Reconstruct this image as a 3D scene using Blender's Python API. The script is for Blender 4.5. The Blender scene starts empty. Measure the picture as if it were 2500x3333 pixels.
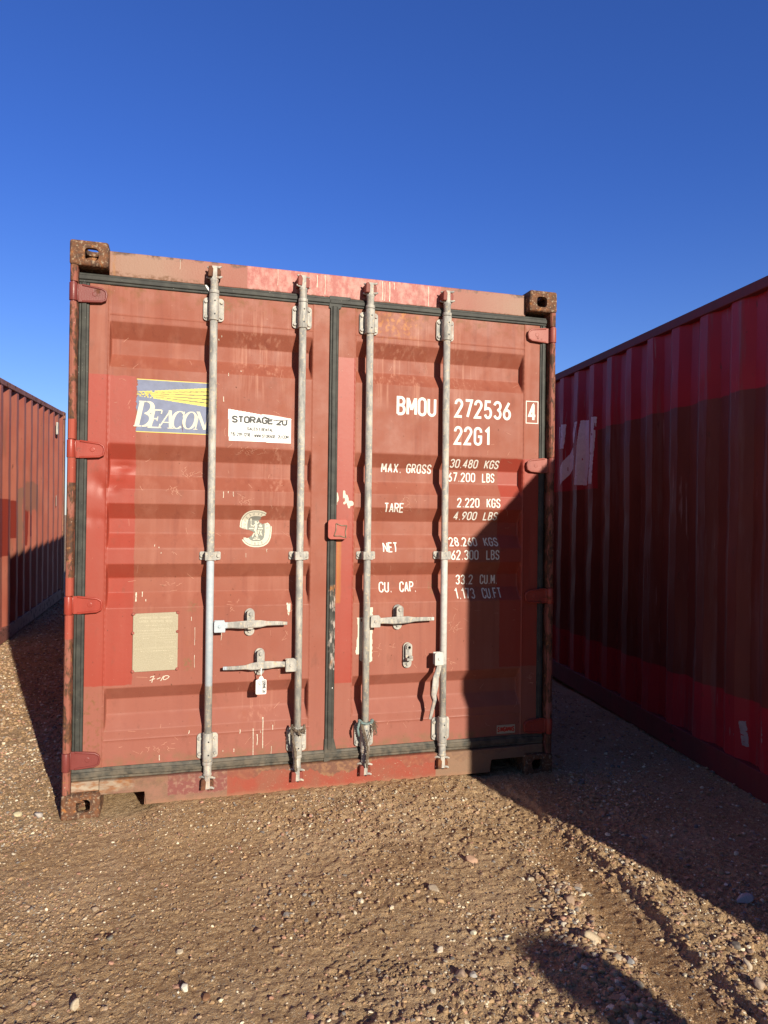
import bpy, bmesh, math, random
import numpy as np
from mathutils import Vector, Matrix
random.seed(7)
rng = np.random.default_rng(11)
sc = bpy.context.scene
COL = sc.collection
R_ = math.radians

# ------------------------------------------------------------------ camera
cam = bpy.data.cameras.new('camera')
camo = bpy.data.objects.new('camera', cam)
COL.objects.link(camo)
CAM = Vector((0.49761, -3.42977, 1.35834))
M = [[0.9615065, -0.2744964, 0.0125297], [0.0143420, 0.0045962, -0.9998866], [0.2744076, 0.9615772, 0.0083562]]
rot = Matrix(((M[0][0], -M[1][0], -M[2][0]), (M[0][1], -M[1][1], -M[2][1]), (M[0][2], -M[1][2], -M[2][2])))
camo.matrix_world = Matrix.Translation(CAM) @ rot.to_4x4()
cam.sensor_fit = 'VERTICAL'
cam.sensor_height = 36.0
cam.lens = 36.0 * 2311.0 / 3333.0
cam.clip_start = 0.05
cam.clip_end = 3000
sc.camera = camo

# ------------------------------------------------------------------ light
SUN = Vector((0.262, -1.0, 0.367)).normalized()          # direction towards the sun
EL = math.asin(SUN.z)
AZ = math.atan2(SUN.x, SUN.y)
w = bpy.data.worlds.new('World')
sc.world = w
w.use_nodes = True
nt = w.node_tree
bg = nt.nodes['Background']
sky = nt.nodes.new('ShaderNodeTexSky')
sky.sky_type = 'NISHITA'
sky.sun_disc = False
sky.sun_elevation = EL
sky.sun_rotation = AZ
sky.altitude = 300
sky.air_density = 1.15
sky.dust_density = 0.0
sky.ozone_density = 3.2
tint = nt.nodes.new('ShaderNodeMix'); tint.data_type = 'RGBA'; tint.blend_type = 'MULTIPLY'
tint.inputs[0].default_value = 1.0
def wnode(t, **kw):
    n = nt.nodes.new(t)
    for k, v in kw.items(): setattr(n, k, v)
    return n
# added tint: deep blue opposite the sun, paler towards the horizon, whiter and dimmed round the sun to darken the shade
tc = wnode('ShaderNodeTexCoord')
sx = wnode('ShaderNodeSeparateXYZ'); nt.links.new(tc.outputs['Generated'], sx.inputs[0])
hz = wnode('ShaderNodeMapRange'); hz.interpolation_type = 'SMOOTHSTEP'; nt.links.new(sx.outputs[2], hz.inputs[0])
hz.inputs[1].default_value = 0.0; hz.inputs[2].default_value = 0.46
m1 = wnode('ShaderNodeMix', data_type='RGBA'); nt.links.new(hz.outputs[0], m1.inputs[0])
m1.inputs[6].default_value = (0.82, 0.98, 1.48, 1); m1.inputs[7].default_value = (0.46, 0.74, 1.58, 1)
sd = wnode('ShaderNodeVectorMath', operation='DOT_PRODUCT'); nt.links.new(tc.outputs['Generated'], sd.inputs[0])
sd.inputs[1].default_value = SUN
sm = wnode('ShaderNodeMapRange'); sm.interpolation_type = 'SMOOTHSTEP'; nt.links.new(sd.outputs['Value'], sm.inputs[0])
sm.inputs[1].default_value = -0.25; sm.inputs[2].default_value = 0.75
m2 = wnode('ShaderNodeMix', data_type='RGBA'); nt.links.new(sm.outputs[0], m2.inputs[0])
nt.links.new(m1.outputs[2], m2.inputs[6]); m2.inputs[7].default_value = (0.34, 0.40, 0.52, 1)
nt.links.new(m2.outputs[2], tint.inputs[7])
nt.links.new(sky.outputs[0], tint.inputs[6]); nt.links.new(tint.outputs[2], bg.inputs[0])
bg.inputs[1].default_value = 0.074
sl = bpy.data.lights.new('sun', 'SUN')
sl.energy = 5.0
sl.angle = R_(0.5)
sl.color = (1.0, 0.91, 0.75)
so = bpy.data.objects.new('sun', sl)
so.rotation_euler = (-SUN).to_track_quat('-Z', 'Y').to_euler()
so.location = (3, -10, 6)
COL.objects.link(so)
sc.view_settings.view_transform = 'Standard'
sc.view_settings.look = 'None'
sc.view_settings.exposure = 0.37
sc.view_settings.gamma = 1.0

# ------------------------------------------------------------------ material helpers
class NB:
    """small node builder"""
    def __init__(s, name):
        s.m = bpy.data.materials.new(name)
        s.m.use_nodes = True
        s.t = s.m.node_tree
        s.bsdf = s.t.nodes['Principled BSDF']
        s.pos = s.t.nodes.new('ShaderNodeNewGeometry').outputs['Position']
        s.sep = None
    def link(s, a, b): s.t.links.new(a, b)
    def xyz(s):
        if s.sep is None:
            n = s.t.nodes.new('ShaderNodeSeparateXYZ'); s.link(s.pos, n.inputs[0]); s.sep = n
        return s.sep.outputs
    def math(s, op, a, b=0.0, clamp=False):
        n = s.t.nodes.new('ShaderNodeMath'); n.operation = op; n.use_clamp = clamp
        for i, v in enumerate((a, b)):
            if isinstance(v, (int, float)): n.inputs[i].default_value = v
            else: s.link(v, n.inputs[i])
        return n.outputs[0]
    def noise(s, scale=5.0, detail=4.0, stretch=(1, 1, 1), rough=0.55, off=(0, 0, 0)):
        mp = s.t.nodes.new('ShaderNodeMapping'); s.link(s.pos, mp.inputs[0])
        mp.inputs['Scale'].default_value = stretch; mp.inputs['Location'].default_value = off
        n = s.t.nodes.new('ShaderNodeTexNoise'); s.link(mp.outputs[0], n.inputs['Vector'])
        n.inputs['Scale'].default_value = scale; n.inputs['Detail'].default_value = detail
        n.inputs['Roughness'].default_value = rough
        return n.outputs['Fac']
    def voronoi(s, scale, out='Distance', stretch=(1, 1, 1)):
        mp = s.t.nodes.new('ShaderNodeMapping'); s.link(s.pos, mp.inputs[0])
        mp.inputs['Scale'].default_value = stretch
        n = s.t.nodes.new('ShaderNodeTexVoronoi'); s.link(mp.outputs[0], n.inputs['Vector'])
        n.inputs['Scale'].default_value = scale
        return n.outputs[out]
    def ramp(s, fac, a, b, lo=0.0, hi=1.0):
        n = s.t.nodes.new('ShaderNodeMapRange'); n.clamp = True
        s.link(fac, n.inputs['Value'])
        n.inputs['From Min'].default_value = a; n.inputs['From Max'].default_value = b
        n.inputs['To Min'].default_value = lo; n.inputs['To Max'].default_value = hi
        return n.outputs[0]
    def mix(s, fac, a, b):
        n = s.t.nodes.new('ShaderNodeMix'); n.data_type = 'RGBA'
        for i, v in ((0, fac), (6, a), (7, b)):
            if isinstance(v, (int, float)): n.inputs[i].default_value = v
            elif isinstance(v, tuple): n.inputs[i].default_value = (*v[:3], 1)
            else: s.link(v, n.inputs[i])
        return n.outputs[2]
    def fmix(s, fac, a, b):
        n = s.t.nodes.new('ShaderNodeMix'); n.data_type = 'FLOAT'
        for i, v in ((0, fac), (2, a), (3, b)):
            if isinstance(v, (int, float)): n.inputs[i].default_value = v
            else: s.link(v, n.inputs[i])
        return n.outputs[0]
    def rect(s, x0, x1, z0, z1, wob=0.006, soft=0.0015, wscale=28, ax='x'):
        """mask 1 inside a ragged rectangle of the place (metres)"""
        o = s.xyz(); X = o[0] if ax == 'x' else o[1]; Z = o[2]
        n1 = s.math('MULTIPLY', s.math('SUBTRACT', s.noise(wscale, 3), 0.5), wob * 2)
        n2 = s.math('MULTIPLY', s.math('SUBTRACT', s.noise(wscale, 3, off=(3, 5, 7)), 0.5), wob * 2)
        Xn = s.math('ADD', X, n1); Zn = s.math('ADD', Z, n2)
        a = s.ramp(Xn, x0 - soft, x0 + soft); b = s.ramp(Xn, x1 - soft, x1 + soft, 1, 0)
        c = s.ramp(Zn, z0 - soft, z0 + soft); d = s.ramp(Zn, z1 - soft, z1 + soft, 1, 0)
        return s.math('MULTIPLY', s.math('MULTIPLY', a, b), s.math('MULTIPLY', c, d))
    def bump(s, h, strength=0.3, dist=0.002):
        n = s.t.nodes.new('ShaderNodeBump'); n.inputs['Strength'].default_value = strength
        n.inputs['Distance'].default_value = dist
        s.link(h, n.inputs['Height']); s.link(n.outputs[0], s.bsdf.inputs['Normal'])
    def out(s, col, rough=0.6, metal=0.0, spec=None):
        for k, v in (('Base Color', col), ('Roughness', rough), ('Metallic', metal)):
            if isinstance(v, (int, float)): s.bsdf.inputs[k].default_value = v
            elif isinstance(v, tuple): s.bsdf.inputs[k].default_value = (*v[:3], 1)
            else: s.link(v, s.bsdf.inputs[k])
        if spec is not None: s.bsdf.inputs['Specular IOR Level'].default_value = spec
        return s.m

RED = (0.268, 0.072, 0.042)
RED_PALE = (0.305, 0.098, 0.063)
RED_DARK = (0.180, 0.044, 0.030)
FRESH = (0.400, 0.040, 0.022)
RUST = (0.13, 0.048, 0.022)
RUST_DK = (0.055, 0.026, 0.018)

def mat_door():
    b = NB('faded_red_door_paint')
    Z = b.xyz()[2]
    base = b.mix(b.ramp(b.noise(2.2, 5), 0.35, 0.7), RED, RED_PALE)
    st = b.noise(14, 5, (1.0, 1.0, 0.07), 0.6)                      # vertical rain streaks
    base = b.mix(b.ramp(st, 0.50, 0.70, 0, 0.6), base, (0.36, 0.135, 0.092))
    st2 = b.noise(30, 4, (1.0, 1.0, 0.04), 0.6, (4, 2, 1))
    base = b.mix(b.ramp(st2, 0.56, 0.72, 0, 0.38), base, RED_DARK)
    low = b.ramp(Z, 1.0, 0.25, 0, 0.75)                             # the lower half has chalked pink
    base = b.mix(low, base, (0.300, 0.104, 0.078))
    base = b.mix(b.ramp(b.noise(9, 5, off=(9, 1, 2)), 0.60, 0.8, 0, 0.5), base, (0.30, 0.09, 0.045))
    # repainted patches
    f = b.rect(0.05, 0.289, 0.574, 2.0, 0.007)
    f2 = b.rect(1.236, 1.331, 0.53, 2.161, 0.003)
    f3 = b.rect(2.138, 2.40, 0.57, 1.684, 0.006)
    F = b.math('MAXIMUM', f, b.math('MAXIMUM', f2, f3))
    hi = b.ramp(Z, 1.9, 1.1)
    fresh = b.mix(b.ramp(b.noise(6, 4, (1, 1, .4)), 0.3, 0.7), (0.325, 0.046, 0.028), (0.305, 0.056, 0.036))
    fresh = b.mix(b.ramp(st, 0.5, 0.8, 0, 0.4), fresh, (0.36, 0.075, 0.05))
    base = b.mix(F, base, fresh)
    # soft stains under the top edge and rust bloom
    top = b.rect(0.10, 2.34, 2.36, 2.44, 0.03, 0.035, 9)
    base = b.mix(b.math('MULTIPLY', top, b.ramp(b.noise(22, 5), 0.48, 0.72)), base, (0.20, 0.085, 0.03))
    orange = b.rect(1.44, 1.66, 2.29, 2.44, 0.05, 0.04, 12)
    base = b.mix(b.math('MULTIPLY', orange, b.ramp(b.noise(48, 4), 0.50, 0.62, 0, 0.75)), base, (0.45, 0.17, 0.04))
    for (xa, xb, za, zb) in ((1.845, 1.90, 2.02, 2.40), (1.60, 1.72, 1.9, 2.38), (1.43, 1.60, 1.95, 2.3), (.74, .98, 1.95, 2.35), (1.86, 2.0, 1.7, 2.2), (.80, .93, .35, .62), (.90, 1.0, 1.3, 1.7)):
        pm = b.rect(xa, xb, za, zb, .03, .05, 8)
        base = b.mix(b.math('MULTIPLY', pm, b.ramp(b.noise(55, 4, (1, 1, .045), .6, (xa, 1, za)), .52, .66, 0, .55)), base, (0.47, 0.22, 0.155))
    # grime gathered on the folds and round the fittings
    gm = b.ramp(b.noise(17, 5, (1, 1, .5), .65, (6, 2, 8)), .60, .74, 0, .45)
    base = b.mix(gm, base, (0.175, 0.06, 0.038))
    for (bx, bz) in ((1.77, 1.17), (1.83, 1.12), (1.765, 1.0), (1.07, 2.38), (.70, 2.36), (.54, .66), (.55, .93), (1.40, .70)):
        sm = b.rect(bx - .02, bx + .02, bz - .025, bz + .025, .022, .012, 22)
        base = b.mix(b.math('MULTIPLY', sm, b.ramp(b.noise(90, 4), .45, .6, 0, .8)), base, (0.20, 0.11, 0.05))
    # orange rust run beside the centre seal
    run = b.rect(1.245, 1.268, 0.93, 1.25, 0.006, 0.004, 14)
    base = b.mix(b.math('MULTIPLY', run, b.ramp(st2, 0.35, 0.55)), base, (0.38, 0.12, 0.022))
    # grime along the foot of the doors
    foot = b.rect(0.04, 2.4, 0.19, 0.24, 0.03, 0.03, 10)
    base = b.mix(b.math('MULTIPLY', foot, b.ramp(b.noise(25, 5, off=(1, 1, 4)), 0.4, 0.65, 0, 0.8)), base, (0.19, 0.115, 0.06))
    side = b.rect(0.07, 0.16, 0.2, 0.54, 0.03, 0.03, 10)
    base = b.mix(b.math('MULTIPLY', side, b.ramp(b.noise(45, 5, off=(1, 8, 4)), 0.52, 0.66, 0, 0.8)), base, (0.19, 0.085, 0.03))
    # rust freckles
    fr = b.ramp(b.noise(95, 2, off=(2, 2, 2)), 0.735, 0.76)
    base = b.mix(fr, base, (0.12, 0.035, 0.02))
    fl = b.ramp(b.noise(120, 2, off=(5, 2, 2)), 0.765, 0.78)
    base = b.mix(fl, base, (0.55, 0.30, 0.22))
    rough = b.fmix(F, b.ramp(b.noise(11, 4), 0.3, 0.7, 0.52, 0.70), 0.47)
    h = b.math('ADD', b.noise(260, 3), b.math('MULTIPLY', b.noise(35, 3), 1.5))
    b.bump(h, 0.22, 0.0012)
    return b.out(base, rough, spec=0.4)

def mat_paint(name, col, col2=None, rusty=0.2, rough=0.55, streak=True, scale=1.0, off=0.0):
    b = NB(name)
    col2 = col2 or tuple(min(1, c * 1.25 + 0.01) for c in col)
    base = b.mix(b.ramp(b.noise(4 * scale, 5, off=(off, off, 0)), 0.35, 0.65), col, col2)
    if streak:
        st = b.noise(16 * scale, 5, (1, 1, 0.07), 0.6, (off, 2, 3))
        base = b.mix(b.ramp(st, 0.5, 0.75, 0, 0.4), base, tuple(c * 0.6 for c in col))
    r = b.ramp(b.noise(14 * scale, 7, off=(off, 7, 1), rough=0.65), 0.66 - 0.3 * rusty, 0.72 - 0.3 * rusty)
    base = b.mix(b.math('MULTIPLY', r, 0.85), base, b.mix(b.ramp(b.noise(60, 4), 0.4, 0.6), RUST, RUST_DK))
    b.bump(b.math('ADD', b.noise(180, 3), b.math('MULTIPLY', r, -0.5)), 0.3, 0.0015)
    return b.out(base, b.fmix(r, rough, 0.85), spec=0.4)

def mat_rust():
    b = NB('rusty_cast_steel')
    base = b.mix(b.ramp(b.noise(26, 6, rough=0.7), 0.38, 0.62), (0.20, 0.080, 0.034), (0.075, 0.040, 0.026))
    base = b.mix(b.ramp(b.noise(75, 4, off=(3, 3, 3)), 0.54, 0.66), base, (0.34, 0.25, 0.17))
    base = b.mix(b.ramp(b.noise(40, 4, off=(8, 3, 3)), 0.60, 0.68), base, (0.36, 0.14, 0.04))
    b.bump(b.noise(90, 6, rough=0.7), 0.8, 0.003)
    return b.out(base, 0.85)

def mat_header():
    b = NB('header_paint')
    base = b.mix(b.ramp(b.noise(5, 5), 0.35, 0.65), (0.28, 0.078, 0.050), (0.30, 0.105, 0.070))
    pk = b.rect(0.789, 1.785, 2.0, 2.7, 0.008)
    cur = b.mix(b.ramp(b.noise(34, 6, (1, 1, .6), 0.7), 0.42, 0.62), (0.37, 0.095, 0.080), (0.50, 0.24, 0.20))
    base = b.mix(pk, base, cur)
    ends = b.math('MAXIMUM', b.rect(0.1, 0.52, 2.3, 2.7, 0.1, 0.14, 6), b.rect(2.06, 2.4, 2.3, 2.7, 0.1, 0.16, 6))
    base = b.mix(b.math('MULTIPLY', ends, 0.75), base, (0.30, 0.185, 0.13))
    rim = b.math('MAXIMUM', b.rect(0.17, 0.62, 2.40, 2.476, 0.02, 0.006, 22), b.rect(0.17, 2.3, 2.40, 2.463, 0.012, 0.004, 26))
    base = b.mix(b.math('MULTIPLY', rim, b.ramp(b.noise(55, 5), 0.42, 0.58, 0, 0.9)), base, (0.16, 0.062, 0.022))
    tp = b.rect(0.17, 2.3, 2.558, 2.7, 0.02, 0.005, 20)
    tpm = b.math('MULTIPLY', tp, b.math('SUBTRACT', 1.0, pk))
    base = b.mix(b.math('MULTIPLY', tpm, b.ramp(b.noise(30, 6, off=(2, 4, 5)), 0.45, 0.58, 0, 0.9)), base, (0.085, 0.04, 0.028))
    run = b.rect(0.178, 0.19, 2.3, 2.7, 0.004, 0.004, 30)
    base = b.mix(b.math('MULTIPLY', run, b.ramp(b.noise(30, 4), .4, .6, 0, .7)), base, (0.32, 0.14, 0.05))
    st = b.noise(30, 4, (1, 1, 0.05))
    base = b.mix(b.ramp(st, 0.55, 0.75, 0, 0.45), base, (0.26, 0.075, 0.045))
    b.bump(b.noise(120, 4), 0.35, 0.002)
    return b.out(base, 0.55, spec=0.4)

def mat_sill():
    b = NB('sill_paint')
    base = b.mix(b.ramp(b.noise(24, 6, rough=.7), 0.4, 0.6), (0.27, 0.135, 0.095), (0.20, 0.115, 0.075))
    beige = b.rect(0.02, 0.30, 0.10, 0.19, 0.03, 0.015, 14)
    base = b.mix(b.math('MULTIPLY', beige, 0.8), base, b.mix(b.ramp(b.noise(20, 5, (1, 1, 2.5)), 0.42, 0.62), (0.44, 0.37, 0.28), (0.30, 0.12, 0.04)))
    lav = b.rect(0.455, 0.725, 0.055, 0.3, 0.02, 0.004, 18)
    base = b.mix(lav, base, b.mix(b.ramp(b.noise(50, 5), 0.5, 0.62), (0.22, 0.075, 0.065), (0.30, 0.16, 0.12)))
    red = b.rect(0.725, 1.776, -0.2, 0.3, 0.002, 0.002)
    rcol = b.mix(b.ramp(b.noise(9, 5, off=(4, 4, 4)), 0.4, 0.62), (0.30, 0.066, 0.042), (0.26, 0.090, 0.058))
    rcol = b.mix(b.math('MULTIPLY', b.ramp(b.noise(90, 5, off=(1, 4, 4), rough=.7), 0.62, 0.68), b.rect(.9, 1.7, -.1, .3, .1, .1, 6)), rcol, (0.46, 0.33, 0.24))
    base = b.mix(red, base, rcol)
    br = b.rect(1.776, 2.5, -0.2, 0.3, 0.002, 0.002)
    base = b.mix(b.math('MULTIPLY', br, 0.8), base, (0.25, 0.155, 0.10))
    # rust creeping down from the top edge, widest in the middle
    wid = b.ramp(b.noise(7, 5, (1, 1, 0.2)), 0.35, 0.7, 0.005, 0.075)
    zz = b.math('ADD', b.xyz()[2], wid)
    topr = b.ramp(zz, 0.146, 0.152)
    mid = b.rect(0.86, 1.46, -0.1, 0.3, 0.05, 0.03, 8)
    rr = b.math('MULTIPLY', topr, b.fmix(mid, 0.35, 1.0))
    base = b.mix(b.math('MULTIPLY', rr, 0.9), base, b.mix(b.ramp(b.noise(40, 5), 0.45, 0.6), (0.16, 0.080, 0.055), (0.27, 0.145, 0.08)))
    mud = b.ramp(b.math('ADD', b.xyz()[2], b.math('MULTIPLY', b.noise(18, 4), 0.03)), 0.062, 0.04)
    base = b.mix(b.math('MULTIPLY', mud, 0.6), base, (0.33, 0.17, 0.10))
    b.bump(b.noise(110, 5, rough=.65), 0.5, 0.002)
    return b.out(base, 0.7, spec=0.3)

def mat_galv():
    b = NB('weathered_galvanised_steel')
    base = b.mix(b.ramp(b.noise(38, 5, (1, 1, .35), .65), 0.36, 0.62), (0.50, 0.475, 0.43), (0.26, 0.255, 0.245))
    base = b.mix(b.ramp(b.noise(80, 4, off=(2, 5, 1)), 0.55, 0.68), base, (0.55, 0.47, 0.35))
    base = b.mix(b.ramp(b.noise(22, 5, (1.6, 1.6, .18), .6, (7, 1, 1)), 0.60, 0.70, 0, .7), base, (0.19, 0.18, 0.165))
    pinkish = b.ramp(b.noise(30, 3, (1, 1, .12), off=(1, 1, 9)), 0.62, 0.72, 0, .5)
    base = b.mix(pinkish, base, (0.42, 0.21, 0.14))
    blue = b.rect(0.55, 0.715, 0.56, 1.149, 0.004, 0.004)
    base = b.mix(blue, base, b.mix(b.ramp(b.noise(60, 2), .4, .7), (0.43, 0.50, 0.56), (0.50, 0.55, 0.60)))
    wh = b.rect(1.74, 1.86, 0.612, 1.149, 0.004, 0.004)
    base = b.mix(wh, base, b.mix(b.ramp(b.noise(50, 3), .4, .65), (0.60, 0.59, 0.57), (0.50, 0.49, 0.47)))
    b.bump(b.noise(150, 4), 0.4, 0.0015)
    return b.out(base, b.ramp(b.noise(20, 3), .3, .7, .5, .72), 0.0, spec=0.45)

def mat_gasket():
    b = NB('grey_rubber_seal')
    base = b.mix(b.ramp(b.noise(20, 5), 0.35, 0.65), (0.030, 0.031, 0.029), (0.056, 0.057, 0.050))
    dust = b.ramp(b.math('ADD', b.xyz()[2], b.math('MULTIPLY', b.noise(9, 4), 0.1)), 0.33, 0.20)
    base = b.mix(b.math('MULTIPLY', dust, b.ramp(b.noise(24, 6, off=(3, 1, 1)), 0.36, 0.6, .1, .9)), base, (0.17, 0.14, 0.105))
    st = b.rect(1.213, 1.3, 0.60, 1.02, 0.022, 0.003, 22)
    base = b.mix(b.math('MULTIPLY', st, b.ramp(b.noise(75, 5, (1, 1, .3), .65), .48, .58, 0, .85)), base, b.mix(b.ramp(b.noise(15, 2), .45, .62), (0.46, 0.40, 0.36), (0.36, 0.15, 0.045)))
    sp = b.ramp(b.noise(160, 2), 0.74, 0.77)
    base = b.mix(sp, base, (0.4, 0.38, 0.34))
    b.bump(b.noise(60, 4), 0.3, 0.002)
    return b.out(base, 0.6, spec=0.35)

def flat(name, col, rough=0.6, var=0.12, spec=0.4):
    b = NB(name)
    base = b.mix(b.ramp(b.noise(30, 4), 0.3, 0.7), tuple(c * (1 - var) for c in col), tuple(min(1, c * (1 + var)) for c in col))
    return b.out(base, rough, spec=spec)

M_DOOR = mat_door()
M_RUST = mat_rust()
M_HEAD = mat_header()
M_SILL = mat_sill()
M_GALV = mat_galv()
M_SEAL = mat_gasket()
def mat_post():
    b = NB('post_paint_worn_to_rust')
    base = b.mix(b.ramp(b.noise(6, 5), .35, .65), (0.27, 0.082, 0.055), (0.30, 0.115, 0.085))
    ru = b.ramp(b.noise(17, 7, (1.6, 1.6, .55), .65, (2, 7, 1)), .47, .52)
    base = b.mix(ru, base, b.mix(b.ramp(b.noise(50, 4), .4, .6), (0.15, 0.062, 0.032), (0.075, 0.040, 0.028)))
    base = b.mix(b.ramp(b.noise(28, 5, off=(9, 9, 2)), .62, .66, 0, .8), base, (0.30, 0.14, 0.06))
    for a, c in ((1.695, 1.785), (.80, .905), (.992, 1.075), (1.50, 1.61)):
        base = b.mix(b.rect(-.1, .1, a, c, .008, .002, 20), base, (0.36, 0.075, 0.05))
    fl = b.ramp(b.noise(90, 3), .70, .73); base = b.mix(fl, base, (0.50, 0.40, 0.32))
    b.bump(b.noise(110, 5, rough=.65), .7, .002)
    return b.out(base, .75, spec=.3)
M_POST = mat_post()
M_HINGE_DK = mat_paint('dark_maroon_hinge_paint', (0.165, 0.032, 0.028), (0.22, 0.055, 0.05), 0.2, 0.38)
M_HINGE_BR = mat_paint('bright_red_hinge_paint', (0.33, 0.045, 0.030), (0.36, 0.065, 0.045), 0.22, 0.36, off=3)
M_HINGE_PK = mat_paint('pinkish_red_hinge_paint', (0.30, 0.070, 0.052), (0.36, 0.12, 0.095), 0.25, 0.5, off=5)
M_SIDE = mat_paint('faded_side_paint', (0.30, 0.075, 0.05), (0.35, 0.10, 0.07), 0.15, 0.6)
M_KEEP_RUST = mat_paint('rusty_keeper', (0.20, 0.075, 0.035), (0.12, 0.05, 0.03), 0.6, 0.85)
M_KEEP_RED = mat_paint('red_keeper', (0.26, 0.05, 0.035), (0.20, 0.05, 0.035), 0.2, 0.6, off=2)
M_WHITE = flat('white_lettering', (0.80, 0.78, 0.72), 0.55, 0.05)
M_CREAM = flat('cream_print', (0.64, 0.61, 0.50), 0.6, 0.06)
M_PAPER = flat('white_vinyl', (0.84, 0.84, 0.82), 0.4, 0.03)
M_PAPER_GR = flat('pale_grey_print', (0.66, 0.67, 0.68), 0.4, 0.03)
M_INK = flat('black_ink', (0.028, 0.030, 0.035), 0.5, 0.05)
M_BLUE = flat('faded_blue_vinyl', (0.165, 0.19, 0.30), 0.5, 0.13)
M_YEL = flat('faded_yellow_vinyl', (0.68, 0.58, 0.12), 0.5, 0.06)
M_OLIVE = flat('dark_olive_line', (0.16, 0.14, 0.10), 0.6, 0.1)
M_SEALGR = flat('seal_grey', (0.22, 0.225, 0.20), 0.6, 0.08)
M_SCR = flat('scratch_bare', (0.55, 0.27, 0.19), 0.6, 0.1)
M_SCR_DK = flat('scuff_rust', (0.13, 0.045, 0.025), 0.8, 0.2)
M_ROPE = flat('frayed_brown_rope', (0.15, 0.115, 0.085), 0.95, 0.35)
M_TEAL = flat('teal_strap', (0.17, 0.235, 0.23), 0.7, 0.15)
M_SINGRED = flat('plate_red', (0.50, 0.05, 0.03), 0.5, 0.1)

def mat_plate():
    b = NB('etched_beige_plate')
    base = b.mix(b.ramp(b.noise(220, 3), 0.4, 0.6), (0.345, 0.300, 0.210), (0.42, 0.375, 0.27))
    base = b.mix(b.ramp(b.noise(8, 4), 0.4, 0.7, 0, .5), base, (0.40, 0.355, 0.26))
    return b.out(base, 0.45, spec=0.4)
M_PLATE = mat_plate()
M_PLATE_HI = flat('plate_raised_letters', (0.50, 0.45, 0.33), 0.45, 0.05)

# ------------------------------------------------------------------ object helpers
def link(o, parent=None):
    COL.objects.link(o)
    if parent is not None: o.parent = parent
    return o

def empty(name, loc=(0, 0, 0), rot=(0, 0, 0)):
    o = bpy.data.objects.new(name, None)
    o.location = loc; o.rotation_euler = rot; o.empty_display_size = 0.2
    return link(o)

def tag(o, label=None, cat=None, group=None, kind=None):
    if label: o['label'] = label
    if cat: o['category'] = cat
    if group: o['group'] = group
    if kind: o['kind'] = kind
    return o

def np_mesh(name, verts, faces, mats, parent=None, smooth=False, fmat=None):
    """verts (n,3) array, faces (m,4|3) int array"""
    me = bpy.data.meshes.new(name)
    verts = np.asarray(verts, np.float32); faces = np.asarray(faces, np.int32)
    k = faces.shape[1]
    me.vertices.add(len(verts)); me.vertices.foreach_set('co', verts.ravel())
    me.loops.add(faces.size); me.loops.foreach_set('vertex_index', faces.ravel())
    me.polygons.add(len(faces))
    me.polygons.foreach_set('loop_start', np.arange(0, faces.size, k, dtype=np.int32))
    me.polygons.foreach_set('loop_total', np.full(len(faces), k, np.int32))
    for m in (mats if isinstance(mats, (list, tuple)) else [mats]): me.materials.append(m)
    if fmat is not None: me.polygons.foreach_set('material_index', np.asarray(fmat, np.int32))
    me.polygons.foreach_set('use_smooth', np.full(len(faces), smooth, bool))
    me.update(calc_edges=True); me.validate()
    return link(bpy.data.objects.new(name, me), parent)

def grid_faces(nu, nv):
    i = np.arange((nu - 1) * (nv - 1)); a = (i // (nv - 1)) * nv + i % (nv - 1)
    return np.stack([a, a + nv, a + nv + 1, a + 1], 1)

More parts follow.
